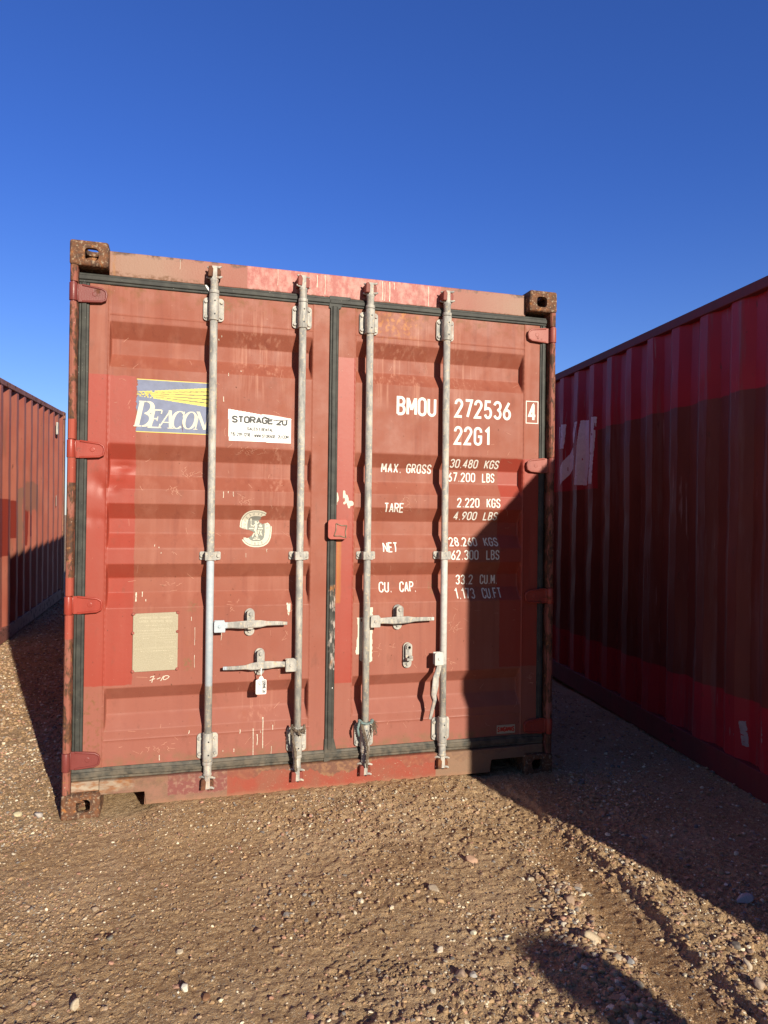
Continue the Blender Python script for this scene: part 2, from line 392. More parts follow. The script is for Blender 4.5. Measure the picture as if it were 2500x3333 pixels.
class MB:
    def __init__(s): s.bm = bmesh.new()
    def box(s, x0, x1, y0, y1, z0, z1, mi=0, M=None):
        vs = [s.bm.verts.new(Vector(p) if M is None else M @ Vector(p)) for p in
              [(x0, y0, z0), (x1, y0, z0), (x1, y1, z0), (x0, y1, z0), (x0, y0, z1), (x1, y0, z1), (x1, y1, z1), (x0, y1, z1)]]
        for q in [(0, 3, 2, 1), (4, 5, 6, 7), (0, 1, 5, 4), (1, 2, 6, 5), (2, 3, 7, 6), (3, 0, 4, 7)]:
            f = s.bm.faces.new([vs[i] for i in q]); f.material_index = mi
        return s
    def prism(s, pts, y0, y1, mi=0, axis='y', M=None):
        """polygon pts in (x,z) extruded along y (counter-clockwise seen from -y)"""
        def P(p, t):
            v = {'y': (p[0], t, p[1]), 'x': (t, p[0], p[1]), 'z': (p[0], p[1], t)}[axis]
            return Vector(v) if M is None else M @ Vector(v)
        a = [s.bm.verts.new(P(p, y0)) for p in pts]; b = [s.bm.verts.new(P(p, y1)) for p in pts]
        n = len(pts)
        fs = [s.bm.faces.new(a), s.bm.faces.new(b[::-1])]
        for i in range(n): fs.append(s.bm.faces.new([a[i], b[i], b[(i + 1) % n], a[(i + 1) % n]]))
        for f in fs: f.material_index = mi
        return s
    def tube(s, pts, r, n=10, mi=0, cap=True, flat=1.0):
        pts = [Vector(p) for p in pts]; rings = []
        rs = r if isinstance(r, (list, tuple)) else [r] * len(pts)
        ref = None
        for i, p in enumerate(pts):
            d = (pts[min(i + 1, len(pts) - 1)] - pts[max(i - 1, 0)]).normalized()
            if ref is None: ref = Vector((1, 0, 0)) if abs(d.x) < .9 else Vector((0, 0, 1))
            u = (ref - d * ref.dot(d)).normalized(); v = d.cross(u); ref = u
            rings.append([s.bm.verts.new(p + (u * math.cos(2 * math.pi * k / n) + v * math.sin(2 * math.pi * k / n) * flat) * rs[i]) for k in range(n)])
        for a, b in zip(rings, rings[1:]):
            for k in range(n):
                f = s.bm.faces.new([a[k], a[(k + 1) % n], b[(k + 1) % n], b[k]]); f.material_index = mi; f.smooth = True
        if cap:
            for rg in (rings[0][::-1], rings[-1]):
                f = s.bm.faces.new(rg); f.material_index = mi
        return s
    def build(s, name, mats, parent=None, bevel=0.0, seg=2, smooth=False):
        bmesh.ops.recalc_face_normals(s.bm, faces=s.bm.faces)
        me = bpy.data.meshes.new(name); s.bm.to_mesh(me); s.bm.free()
        for m in (mats if isinstance(mats, (list, tuple)) else [mats]): me.materials.append(m)
        if smooth:
            for p in me.polygons: p.use_smooth = True
        o = link(bpy.data.objects.new(name, me), parent)
        if bevel:
            md = o.modifiers.new('bevel', 'BEVEL'); md.width = bevel; md.segments = seg; md.limit_method = 'ANGLE'; md.angle_limit = R_(35)
        return o

def rounded(w, h, r, n=6, cx=0, cz=0):
    pts = []
    for ax, az, a0 in ((w / 2 - r, h / 2 - r, 0), (-w / 2 + r, h / 2 - r, 90), (-w / 2 + r, -h / 2 + r, 180), (w / 2 - r, -h / 2 + r, 270)):
        for k in range(n + 1):
            a = R_(a0 + 90 * k / n); pts.append((cx + ax + r * math.cos(a), cz + az + r * math.sin(a)))
    return pts

def bolt(mb, x, z, y, r=0.0085, h=0.008, mi=0):
    a0 = random.random()
    mb.prism([(x + r * math.cos(a0 + k * math.pi / 3), z + r * math.sin(a0 + k * math.pi / 3)) for k in range(6)], y - h, y, mi)

# ------------------------------------------------------------------ smooth value noise in numpy
def vnoise(x, y, scale, seed=0):
    r = np.random.default_rng(seed).random((256, 256))
    fx = np.asarray(x) * scale; fy = np.asarray(y) * scale
    ix = np.floor(fx).astype(int); iy = np.floor(fy).astype(int)
    tx = fx - ix; ty = fy - iy
    tx = tx * tx * (3 - 2 * tx); ty = ty * ty * (3 - 2 * ty)
    a = r[ix % 256, iy % 256]; b = r[(ix + 1) % 256, iy % 256]
    c = r[ix % 256, (iy + 1) % 256]; d = r[(ix + 1) % 256, (iy + 1) % 256]
    return (a * (1 - tx) + b * tx) * (1 - ty) + (c * (1 - tx) + d * tx) * ty - 0.5

# ------------------------------------------------------------------ the ground
def rut_x(y):
    return np.interp(y, [-6, -1.84, -1.43, -1.08, -0.86, -0.60, 0.3], [1.85, 2.02, 2.055, 2.115, 2.12, 2.10, 2.08])
def sstep(a, b, t):
    t = np.clip((t - a) / (b - a), 0, 1); return t * t * (3 - 2 * t)
PRINTS = [(1.341, -0.921, .5, 0.055, 0.10), (1.125, -1.385, .5, 0.06, 0.12), (1.056, -1.134, -1.2, 0.05, 0.09),
          (1.007, -1.321, .4, 0.05, 0.09), (1.001, -1.509, -0.5, 0.06, 0.12), (0.02, -1.05, .3, 0.07, 0.15)]
def ground_h(x, y, fine=True):
    x = np.asarray(x, float); y = np.asarray(y, float)
    h = 0.016 * vnoise(x, y, 1.6, 1) + 0.009 * vnoise(x, y, 4.5, 2)
    h = h * sstep(40, 8, np.hypot(x, y) + 0)
    near = sstep(0.55, 0.0, np.abs(y - 0.02)) * sstep(0.30, 0.5, x) * sstep(2.1, 1.85, x)
    h = h * (1 - 0.8 * sstep(.5, .1, np.abs(y))) + 0.030 * near
    h -= 0.006 * sstep(0.4, 0.1, np.hypot((x - 0.05), y))
    # the yard climbs a little behind the left container
    left = sstep(-0.1, -0.7, x) * sstep(1.0, 3.0, y)
    h = h + left * (0.036 * np.minimum(y, 9) - 0.085)
    # wheel rut on the right
    d = x - rut_x(y); on = sstep(0.2, -0.5, y)
    h = h + on * (0.021 * sstep(-0.008, 0.018, d + 0.03 * vnoise(x, y, 16, 5) + .015 * vnoise(x, y, 40, 15)) * sstep(0.35, 0.03, d)
                  - 0.010 * np.exp(-((d + 0.12) / 0.09) ** 2))
    g = x - (rut_x(y) - 0.26 - 0.05 * sstep(-1, -1.6, y))
    h = h + sstep(-0.7, -1.2, y) * 0.014 * np.exp(-(g / 0.09) ** 2)
    if fine:
        for (px, py, a, rx, ry) in PRINTS:
            u = (x - px) * math.cos(a) + (y - py) * math.sin(a); v = -(x - px) * math.sin(a) + (y - py) * math.cos(a)
            m = np.clip(1.3 - (u / rx) ** 2 - (v / ry) ** 2, 0, 1)
            rid = np.sin(v * 2 * math.pi / 0.021 + 1.4 * np.sin(u * 60))
            h = h + m * (0.0034 * rid * (.6 + .8 * np.sin(u * 230)) - 0.004)
        h = h + (0.0035 * vnoise(x, y, 19, 3) + 0.0030 * vnoise(x, y, 47, 4)) + 0.0068 * vnoise(x, y, 95, 6)
        cl = (np.clip(vnoise(x, y, 1.9, 8) + 0.15, 0, .5) * 2 + .7 * sstep(.6, 1.3, x) * sstep(.2, -.4, y)) * (1 - .8 * np.exp(-((x - rut_x(y) + .115) / .08) ** 4) * sstep(-.55, -.8, y))
        h = h + cl * (0.014 * np.maximum(vnoise(x, y, 33, 9) - .05, 0) + 0.010 * np.maximum(vnoise(x, y, 70, 10), 0))
    return h

def mat_ground():
    b = NB('brown_gravelly_dirt')
    base = b.mix(b.ramp(b.noise(3.0, 6, rough=.6), 0.35, 0.65), (0.45, 0.290, 0.152), (0.54, 0.370, 0.208))
    base = b.mix(b.ramp(b.noise(55, 5, rough=.7), 0.42, 0.62, 0, .8), base, (0.26, 0.15, 0.078))
    sand = b.ramp(b.noise(1.7, 4, off=(6, 6, 1)), .50, .64, 0, .55)
    base = b.mix(sand, base, (0.54, 0.38, 0.235))
    o = b.xyz(); dx = b.math('SUBTRACT', o[0], b.math('ADD', b.math('MULTIPLY', o[1], .10), 2.195))
    dx = b.math('ADD', dx, b.math('MULTIPLY', b.math('SUBTRACT', b.noise(12, 3), .5), .08))
    tr = b.math('MULTIPLY', b.math('MULTIPLY', b.ramp(dx, -.21, -.15), b.ramp(dx, -.02, -.035)), b.ramp(o[1], -.5, -.85))
    base = b.mix(b.math('MULTIPLY', tr, .85), base, (0.30, 0.170, 0.084))
    base = b.mix(b.ramp(b.noise(170, 3, off=(4, 4, 4)), 0.55, 0.68, 0, .75), base, (0.66, 0.50, 0.33))
    v = b.voronoi(190, 'Distance'); vc = b.voronoi(190, 'Color')
    sepc = b.t.nodes.new('ShaderNodeSeparateColor'); b.link(vc, sepc.inputs[0])
    keep = b.ramp(sepc.outputs[0], 0.80, 0.82)
    peb = b.math('MULTIPLY', b.ramp(v, 0.42, 0.30), keep)
    pc = b.mix(sepc.outputs[1], (0.30, 0.21, 0.16), (0.80, 0.70, 0.52))
    base = b.mix(peb, base, pc)
    damp = None
    for (x, y, r) in ((1.27, -.19, .13), (1.034, -.295, .10), (1.35, -.43, .07), (1.40, -.635, .08)):
        o = b.xyz()
        dd = b.math('ADD', b.math('POWER', b.math('SUBTRACT', o[0], x), 2), b.math('MULTIPLY', b.math('POWER', b.math('SUBTRACT', o[1], y), 2), 2.2))
        dd = b.math('ADD', dd, b.math('MULTIPLY', b.math('SUBTRACT', b.noise(14, 3), .5), 0.03))
        k = b.ramp(dd, r * r, r * r * .3)
        damp = k if damp is None else b.math('MAXIMUM', damp, k)
    base = b.mix(b.math('MULTIPLY', damp, .55), base, (0.20, 0.11, 0.065))
    h = b.math('ADD', b.noise(320, 4, rough=.7), b.math('MULTIPLY', peb, 1.2))
    h = b.math('ADD', h, b.math('MULTIPLY', b.noise(110, 4), 1.4))
    b.bump(h, 1.0, 0.0045)
    return b.out(base, 0.92, spec=0.2)
M_GROUND = mat_ground()

def lines(*segs):
    out = []
    for a, b_, st in segs: out.append(np.arange(a, b_ - st * .3, st))
    out.append(np.array([segs[-1][1]])); return np.concatenate(out)
gx = np.concatenate([-np.geomspace(400, 2.2, 40)[:-1], lines((-2.2, -0.45, .016), (-.45, 2.75, .0075), (2.75, 4.2, .02)), np.geomspace(4.4, 400, 40)])
gy = np.concatenate([-np.geomspace(400, 2.3, 30)[:-1], lines((-2.3, -1.95, .03), (-1.95, 0.15, .0075), (0.15, 1.5, .02), (1.5, 9, .035)), np.geomspace(9.3, 900, 45)])
GX, GY = np.meshgrid(gx, gy, indexing='ij')
GZ = ground_h(GX, GY)
far = np.hypot(GX, GY) > 30
GZ[far] = GZ[far] * 0
g = np_mesh('ground', np.stack([GX, GY, GZ], -1).reshape(-1, 3), grid_faces(len(gx), len(gy)), M_GROUND, smooth=True)
tag(g, 'brown dirt yard strewn with grit, tyre rut on the right', 'ground', kind='structure')
del GX, GY, GZ

# ------------------------------------------------------------------ stones
def ico(sub):
    bm = bmesh.new(); bmesh.ops.create_icosphere(bm, subdivisions=sub, radius=1)
    v = np.array([x.co[:] for x in bm.verts]); f = np.array([[x.index for x in q.verts] for q in bm.faces]); bm.free(); return v, f
def mat_stone():
    b = NB('mixed_river_gravel')
    at = b.t.nodes.new('ShaderNodeAttribute'); at.attribute_name = 'tone'
    base = b.mix(b.ramp(b.noise(260, 3), .35, .65, 0, .35), at.outputs['Color'], (0.20, 0.13, 0.09))
    b.bump(b.noise(300, 3), .35, .001)
    return b.out(base, .75, spec=.3)
M_STONE = mat_stone()
TONES = np.array([(.62, .52, .38), (.46, .33, .22), (.42, .28, .18), (.50, .27, .19), (.20, .185, .175), (.36, .23, .15),
                  (.80, .71, .55), (.82, .72, .52), (.34, .31, .28), (.46, .26, .18), (.42, .27, .17), (.44, .29, .18), (.46, .31, .20), (.40, .26, .16), (.48, .34, .23)])
def stones(name, xy, sizes, sub, tones=None, seed=0, flatk=.62, sink=.25):
    r = np.random.default_rng(seed); v, f = ico(sub); n = len(xy)
    q = r.normal(size=(n, 3, 3)); Q, _ = np.linalg.qr(q)
    axes = np.stack([r.uniform(.75, 1.25, n), r.uniform(.6, 1.0, n), r.uniform(.5, .95, n)], 1)
    jit = 1 + r.uniform(-.20, .20, (n, len(v))) * (1 if sub < 3 else .45)
    P = v[None] * jit[..., None]
    for k in range(9 if sub > 1 else 0):                            # chipped faces
        nn = r.normal(size=(n, 3)); nn /= np.linalg.norm(nn, axis=1)[:, None]; dd = r.uniform(.52, .92, n)
        ex = np.maximum(np.einsum('nvi,ni->nv', P, nn) - dd[:, None], 0)
        P = P - ex[..., None] * nn[:, None, :]
    P = P * axes[:, None, :] * 1.12
    P = np.einsum('nij,nvj->nvi', Q, P) * sizes[:, None, None]
    P[..., 2] *= flatk
    z = ground_h(xy[:, 0], xy[:, 1]) + sizes * flatk * (.8 - sink * 2)
    P[..., 0] += xy[:, None, 0]; P[..., 1] += xy[:, None, 1]; P[..., 2] += z[:, None]
    F = (f[None] + (np.arange(n) * len(v))[:, None, None]).reshape(-1, 3)
    o = np_mesh(name, P.reshape(-1, 3), F, M_STONE, smooth=(sub > 2))
    if tones is None:
        tones = TONES[r.integers(0, len(TONES), n)] * r.uniform(.75, 1.2, (n, 1))
        own = r.random(n) < .42                                     # half are coated in the same dirt
        tones[own] = np.array([.43, .28, .15]) * r.uniform(.75, 1.25, (own.sum(), 1))
    at = o.data.color_attributes.new('tone', 'FLOAT_COLOR', 'POINT')
    at.data.foreach_set('color', np.repeat(np.c_[tones, np.ones(n)], len(v), 0).astype(np.float32).ravel())
    return o
# zones: (count, sampler, size range)
XY = []; SZ = []
def scatter(n, x0, x1, y0, y1, s0, s1, dens=None, pw=2.2):
    x = rng.uniform(x0, x1, n); y = rng.uniform(y0, y1, n)
    if dens is not None:
        k = rng.random(n) < dens(x, y); x, y = x[k], y[k]
    s = s0 + (s1 - s0) * rng.random(len(x)) ** pw
    XY.append(np.stack([x, y], 1)); SZ.append(s)
track = lambda x, y: np.exp(-((x - rut_x(y) + .115) / .065) ** 4) * sstep(-.55, -.8, y)
clump = lambda x, y: np.clip(.42 + 2.2 * vnoise(x, y, 2.4, 21) + 1.2 * vnoise(x, y, 7, 22), .26, 1) * (1 - .85 * track(x, y))
scatter(52000, -.4, 2.8, -2.0, .0, .0018, .0056, clump, 1.5)
scatter(7500, -.4, 2.8, -2.0, .0, .0045, .0105, clump, 3.0)
scatter(2200, .75, 2.0, -1.75, -.1, .005, .0125, lambda x, y: np.clip(.2 + 3.0 * vnoise(x, y, 3.1, 27), 0, 1) * (1 - track(x, y)), 2.0)
rowd = lambda x, y: np.exp(-((x - (rut_x(y) - .27 - .05 * sstep(-1, -1.6, y))) / .055) ** 2)
scatter(6000, 1.5, 2.05, -2.0, -.95, .0045, .0150, rowd, 1.5)
ridged = lambda x, y: .75 * np.exp(-((x - rut_x(y) - .07) / .07) ** 2)
scatter(5000, 1.9, 2.6, -2.0, -.5, .003, .012, ridged, 2.0)
scatter(5200, 2.2, 3.4, -1.6, 2.0, .004, .013, None, 3.0)
scatter(600, 2.3, 2.9, -.6, .3, .008, .02, lambda x, y: np.exp(-((x - 2.5) / .12) ** 2), 2.0)
scatter(9000, -1.4, .0, -.2, 1.2, .003, .009, None, 1.8)
scatter(9000, -1.6, .0, 1.0, 5.5, .006, .014, None, 1.6)
scatter(7000, -1.6, .0, .8, 7.5, .006, .016, None, 2.2)
scatter(500, .4, 2.0, -.35, .0, .003, .010, None, 2.0)
XYa = np.concatenate(XY); SZa = np.concatenate(SZ)
ins = (XYa[:, 1] > -0.03) & (XYa[:, 0] > -0.03) & (XYa[:, 0] < 2.47)
XYa = XYa[~ins]; SZa = SZa[~ins]
small = SZa < .0048
tag(stones('grit', XYa[small], SZa[small], 1, seed=4), 'fine pale grit scattered over the brown dirt', 'grit', kind='stuff')
tag(stones('gravel', XYa[~small], SZa[~small], 2, seed=5), 'small mixed river pebbles lying on the dirt', 'gravel', kind='stuff')

ROCKS = [
 (-.102, .067, .026, (.50, .46, .43), 'round flat pale grey stone beside the left foot of the middle container'),
 (-.191, .099, .020, (.64, .56, .36), 'flat yellowish stone left of the round grey one'),
 (.231, -.794, .016, (.40, .30, .21), 'tan oval stone lying alone in the left foreground'),
 (.526, -1.314, .0155, (.80, .76, .64), 'bright white angular stone with a black shadow'),
 (.236, -1.312, .020, (.56, .46, .33), 'cream oval stone at the lower left of the yard'),
 (.511, -1.129, .014, (.54, .46, .34), 'cream flat stone above the white angular one'),
 (.298, -1.006, .013, (.22, .21, .18), 'dark grey half buried flat stone'),
 (.584, -1.359, .015, (.30, .15, .08), 'rust brown leaning stone right of the white angular one'),
 (1.625, -.81, .024, (.50, .31, .21), 'pink sandstone lump out in the open dirt'),
 (1.401, -.991, .017, (.47, .38, .28), 'beige stone next to the upper boot print'),
 (1.294, -1.338, .016, (.66, .58, .47), 'pale cream pebble between the boot prints and the rut'),
 (1.433, -1.277, .013, (.76, .70, .52), 'small bright cream pebble casting a dark shadow'),
 (1.536, -1.309, .012, (.74, .68, .52), 'small cream pebble nearest the head shadow'),
 (1.312, -1.467, .018, (.38, .27, .20), 'brown half buried stone below the cream pebble'),
 (1.347, -1.477, .018, (.46, .43, .40), 'grey half buried stone touching a brown one'),
 (1.229, -.353, .015, (.48, .30, .24), 'pinkish brown stone on the damp patch'),
 (1.074, -.278, .013, (.50, .27, .21), 'reddish pebble left on the damp patch'),
 (1.324, -.200, .011, (.52, .20, .15), 'small orange red pebble nearest the container sill'),
 (1.841, -1.186, .024, (.42, .29, .20), 'brown rounded stone at the head of the gravel ridge'),
 (1.784, -1.415, .029, (.56, .45, .31), 'largest tan stone on the gravel ridge'),
 (1.845, -1.527, .021, (.34, .34, .34), 'blue grey angular stone on the gravel ridge'),
 (1.812, -1.518, .018, (.44, .37, .28), 'tan stone touching the blue grey one'),
 (1.808, -1.479, .015, (.42, .34, .25), 'narrow tan stone just below the largest one'),
 (2.456, -1.335, .026, (.46, .42, .44), 'pale purple veined rock in the shade'),
 (2.194, -1.212, .015, (.55, .43, .29), 'tan stone on the strip between rut and shade'),
 (2.208, -1.569, .020, (.19, .17, .15), 'dark round stone on the strip beside the shade'),
 (2.161, -1.661, .020, (.56, .46, .35), 'cream stone below the dark round one'),
 (2.114, -1.757, .021, (.44, .34, .26), 'brown stone at the right end of the rut'),
]
for i, (x, y, s, c, lab) in enumerate(ROCKS):
    o = stones('stone', np.array([[x, y]]), np.array([s]), 3, np.array([c]), seed=100 + i, flatk=.7, sink=.18)
    tag(o, lab, 'stone', 'larger stones on the dirt')

# ------------------------------------------------------------------ stroke lettering
def arc(cx, cz, rx, rz, a0, a1, n=10):
    return [(cx + rx * math.cos(R_(a0 + (a1 - a0) * k / n)), cz + rz * math.sin(R_(a0 + (a1 - a0) * k / n))) for k in range(n + 1)]
def glyph(ch, W=.42):
    h = W / 2; rz = min(.24, W * .52); w_ = W
    ring = lambda cz, r: arc(h, cz, h, r, 0, 360, 18)
    oval = arc(h, 1 - rz, h, rz, 0, 180) + arc(h, rz, h, rz, 180, 360) + [(w_, 1 - rz)]
    D = {
     'O': [oval], '0': [oval], 'Q': [oval, [(h, .2), (w_, 0)]],
     'C': [[(w_, .72)] + arc(h, 1 - rz, h, rz, 0, 180) + arc(h, rz, h, rz, 180, 360) + [(w_, .28)]],
     'G': [[(w_, .74)] + arc(h, 1 - rz, h, rz, 0, 180) + arc(h, rz, h, rz, 180, 360) + [(w_, .48), (.5 * w_, .48)]],
     'U': [[(0, 1)] + arc(h, rz, h, rz, 180, 360) + [(w_, 1)]],
     'B': [[(0, 0), (0, 1), (.5 * w_, 1)] + arc(.5 * w_, .77, .45 * w_, .23, 90, -90) + [(0.02, .54)], [(0.02, .54), (.5 * w_, .54)] + arc(.5 * w_, .27, .5 * w_, .27, 90, -90) + [(0, 0)]],
     'D': [[(0, 0), (0, 1), (.45 * w_, 1)] + arc(.45 * w_, 1 - .3, .55 * w_, .3, 90, 0) + arc(.45 * w_, .3, .55 * w_, .3, 0, -90) + [(0, 0)]],
     'P': [[(0, 0), (0, 1), (.5 * w_, 1)] + arc(.5 * w_, .75, .5 * w_, .25, 90, -90) + [(0.02, .5)]],
     'R': [[(0, 0), (0, 1), (.5 * w_, 1)] + arc(.5 * w_, .75, .5 * w_, .25, 90, -90) + [(0.02, .5)], [(.45 * w_, .5), (w_, 0)]],
     'S': [[(w_, .76)] + arc(h, 1 - .24, h, .24, 10, 170) + [(.01, .70), (.2 * w_, .57), (.8 * w_, .44), (w_ * .99, .30)] + arc(h, .24, h, .24, -10, -170) + [(0, .25)]],
     'E': [[(w_, 1), (0, 1), (0, 0), (w_, 0)], [(0.02, .52), (.8 * w_, .52)]],
     'F': [[(w_, 1), (0, 1), (0, 0)], [(0.02, .52), (.8 * w_, .52)]],
     'L': [[(0, 1), (0, 0), (w_, 0)]], 'T': [[(0, 1), (w_, 1)], [(h, .98), (h, 0)]],
     'I': [[(h, 1), (h, 0)]], 'N': [[(0, 0), (0, 1)], [(1.12 * w_, 0), (1.12 * w_, 1)], [(0.02, .97), (1.12 * w_ - .02, .03)]],
     'M': [[(0, 0), (0, 1)], [(1.22 * w_, 1), (1.22 * w_, 0)], [(.03, .97), (.61 * w_, .28)], [(1.22 * w_ - .03, .97), (.61 * w_, .28)]],
     'W': [[(0, 1), (.3 * w_, 0), (.6 * w_, .8), (.9 * w_, 0), (1.2 * w_, 1)]],
     'A': [[(0, 0), (h, 1)], [(h, 1), (w_, 0)], [(.18 * w_, .3), (.82 * w_, .3)]],
     'V': [[(0, 1), (h, 0), (w_, 1)]], 'X': [[(0, 0), (w_, 1)], [(0, 1), (w_, 0)]],
     'K': [[(0, 0), (0, 1)], [(w_, 1), (0.02, .42)], [(.3 * w_, .58), (w_, 0)]],
     '1': [[(.15 * w_, .80), (.62 * w_, 1), (.62 * w_, 0)]],
     '2': [[(0, .74)] + arc(h, 1 - .25, h, .25, 175, -10) + [(.86 * w_, .58), (0, 0.0), (w_, 0)]],
     '3': [[(0, .80)] + arc(h, 1 - .24, h, .24, 160, -80) + [(h, .52)] + arc(h, .26, h, .26, 85, -160)],
     '4': [[(.72 * w_, 0), (.72 * w_, 1), (0, .27), (1.05 * w_, .27)]],
     '5': [[(w_ * .95, 1), (.06, 1), (.03, .54)] + arc(h, .30, h, .30, 120, -160)],
     '6': [[(.85 * w_, 1), (.10 * w_, .45)] + arc(h, .27, h, .27, 160, 520, 18)],
     '7': [[(0, 1), (w_, 1), (.32 * w_, 0)]],
     '8': [arc(h, .76, h * .88, .24, -90, 270, 18), arc(h, .265, h, .265, 90, 450, 18)],
     '9': [arc(h, .73, h, .27, -20, 340, 18) + [(.9 * w_, .55), (.2 * w_, 0)]],
     '.': [[(.03, .0), (.10, .0)]], ',': [[(.08, .05), (0, -.13)]], '-': [[(.05, .45), (w_ * .8, .45)]],
     '|': [[(.05, 1.05), (.05, -.1)]], '&': [[(w_, 0), (.15 * w_, .75)] + arc(.4 * w_, .82, .28 * w_, .18, 180, 0) + [(.05, .35)] + arc(.45 * w_, .22, .42 * w_, .22, 160, 340)],
    }
    return D.get(ch, [])
def adv(ch, W):
    return {'.': .12, ',': .12, 'I': .16 if W < .5 else .3, '|': .25, ' ': W * 1.15, 'M': W * 1.22, 'N': W * 1.12, 'W': W * 1.2, '1': W * .72}.get(ch, W)

class Decal:
    """flat marks laid on a surface y = surf(x, z); quads split small so that they follow its folds"""
    def __init__(s, surf, off=.0012):
        s.surf = surf; s.off = off; s.v = []; s.f = []; s.m = []
    def ribbon(s, pts, wd, mi=0, step=.005, lift=0.0, jag=0.0):
        P = [np.array(pts[0], float)]; Wd = [wd[0] if isinstance(wd, (list, tuple)) else wd]
        for i in range(1, len(pts)):
            a = P[-1]; b_ = np.array(pts[i], float); L = np.linalg.norm(b_ - a)
            if L < 1e-6: continue
            n = max(1, int(L / step)); w0 = Wd[-1]; w1 = wd[i] if isinstance(wd, (list, tuple)) else wd
            for k in range(1, n + 1): P.append(a + (b_ - a) * k / n); Wd.append(w0 + (w1 - w0) * k / n)
        P = np.array(P)
        if len(P) < 2: return
        d = np.diff(P, axis=0); d /= np.linalg.norm(d, axis=1)[:, None]
        nn = np.stack([-d[:, 1], d[:, 0]], 1)
        closed = np.linalg.norm(P[0] - P[-1]) < 1e-6
        N = np.zeros_like(P)
        N[1:-1] = nn[1:] + nn[:-1]; N[0] = nn[0] + (nn[-1] if closed else nn[0]); N[-1] = nn[-1] + (nn[0] if closed else nn[-1])
        l = np.maximum(np.linalg.norm(N, axis=1), .8) ; N = N / (l[:, None] ** 2) * 2
        W_ = np.array(Wd)[:, None] / 2
        if jag: W_ = W_ * (1 + rng.uniform(-jag, jag, W_.shape))
        ns = max(1, int(W_.max() * 2 / .006))
        base = len(s.v)
        for k in range(ns + 1):
            t = 2 * k / ns - 1
            for q in P + N * W_ * t: s.v.append((q[0], s.off + lift, q[1]))
        n = len(P)
        for k in range(ns):
            for i in range(n - 1):
                a = base + k * n + i
                s.f.append((a, a + 1, a + 1 + n, a + n)); s.m.append(mi)
    def text(s, txt, x0, x1, z0, z1, th, W=.42, mi=0, gap=.2, italic=0.0, lift=0.0):
        H = z1 - z0 - th; total = 0
        for i, c in enumerate(txt): total += adv(c, W) + (gap if i < len(txt) - 1 else 0)
        sx = (x1 - x0 - th) / total; x = 0.0
        for c in txt:
            for k, st in enumerate(glyph(c, W)):
                s.ribbon([(x0 + th / 2 + (x + px) * sx + italic * pz * H, z0 + th / 2 + pz * H) for px, pz in st], th, mi, step=max(.003, H / 16), lift=lift + k * .00012)
            x += adv(c, W) + gap
    def raster(s, x0, x1, z0, z1, step, fn, lift=0.0):
        nx = int(round((x1 - x0) / step)); nz = int(round((z1 - z0) / step))
        xs = x0 + (np.arange(nx + 1)) * (x1 - x0) / nx; zs = z0 + np.arange(nz + 1) * (z1 - z0) / nz
        Xc, Zc = np.meshgrid((xs[1:] + xs[:-1]) / 2, (zs[1:] + zs[:-1]) / 2, indexing='ij')
        mi = fn(Xc, Zc).ravel(); F = grid_faces(nx + 1, nz + 1)
        XX, ZZ = np.meshgrid(xs, zs, indexing='ij')
        V = np.stack([XX.ravel(), np.full(XX.size, s.off + lift), ZZ.ravel()], 1)
        F = F[mi >= 0]; mi = mi[mi >= 0]
        used = np.unique(F); remap = np.full(len(V), -1); remap[used] = np.arange(len(used))
        base = len(s.v); s.v += [tuple(q) for q in V[used]]
        s.f += [tuple(q + base) for q in remap[F]]; s.m += list(mi)
    def build(s, name, mats, parent):
        V = np.array(s.v); V[:, 1] = s.surf(V[:, 0], V[:, 2]) - V[:, 1]
        return np_mesh(name, V, np.array(s.f), mats, parent, False, s.m)

# ------------------------------------------------------------------ the middle container
W0, H0, L0 = 2.438, 2.591, 6.058
BANDS = [(2.248, 2.177, 2.105, 2.038), (1.686, 1.617, 1.544, 1.478), (1.410, 1.341, 1.272, 1.204), (1.130, 1.065, .996, .927), (.561, .503, .431, .365)]
DEPTH = .043
YF = .046
PANELS = ((.083, .167, 1.115, 1.195), (1.243, 1.331, 2.268, 2.358))
ZB, ZT = .200, 2.415
DENTS = [(.120, 1.505, .035, .045, .010), (.150, 1.475, .014, .03, .007), (.105, 1.34, .03, .03, .006), (.150, 1.335, .02, .02, .004),
         (.235, 1.582, .05, .018, .011), (.190, 1.475, .03, .016, .010), (.255, 1.545, .03, .02, -.006), (.215, 1.525, .03, .012, .007),
         (.32, 1.60, .12, .05, .004), (.62, 1.30, .1, .15, .004), (1.02, 1.9, .1, .2, .003), (1.6, 1.9, .15, .15, .004), (2.0, .75, .15, .15, .004), (.9, .75, .12, .1, .004),
         (2.31, 1.2, .02, .2, .003)]
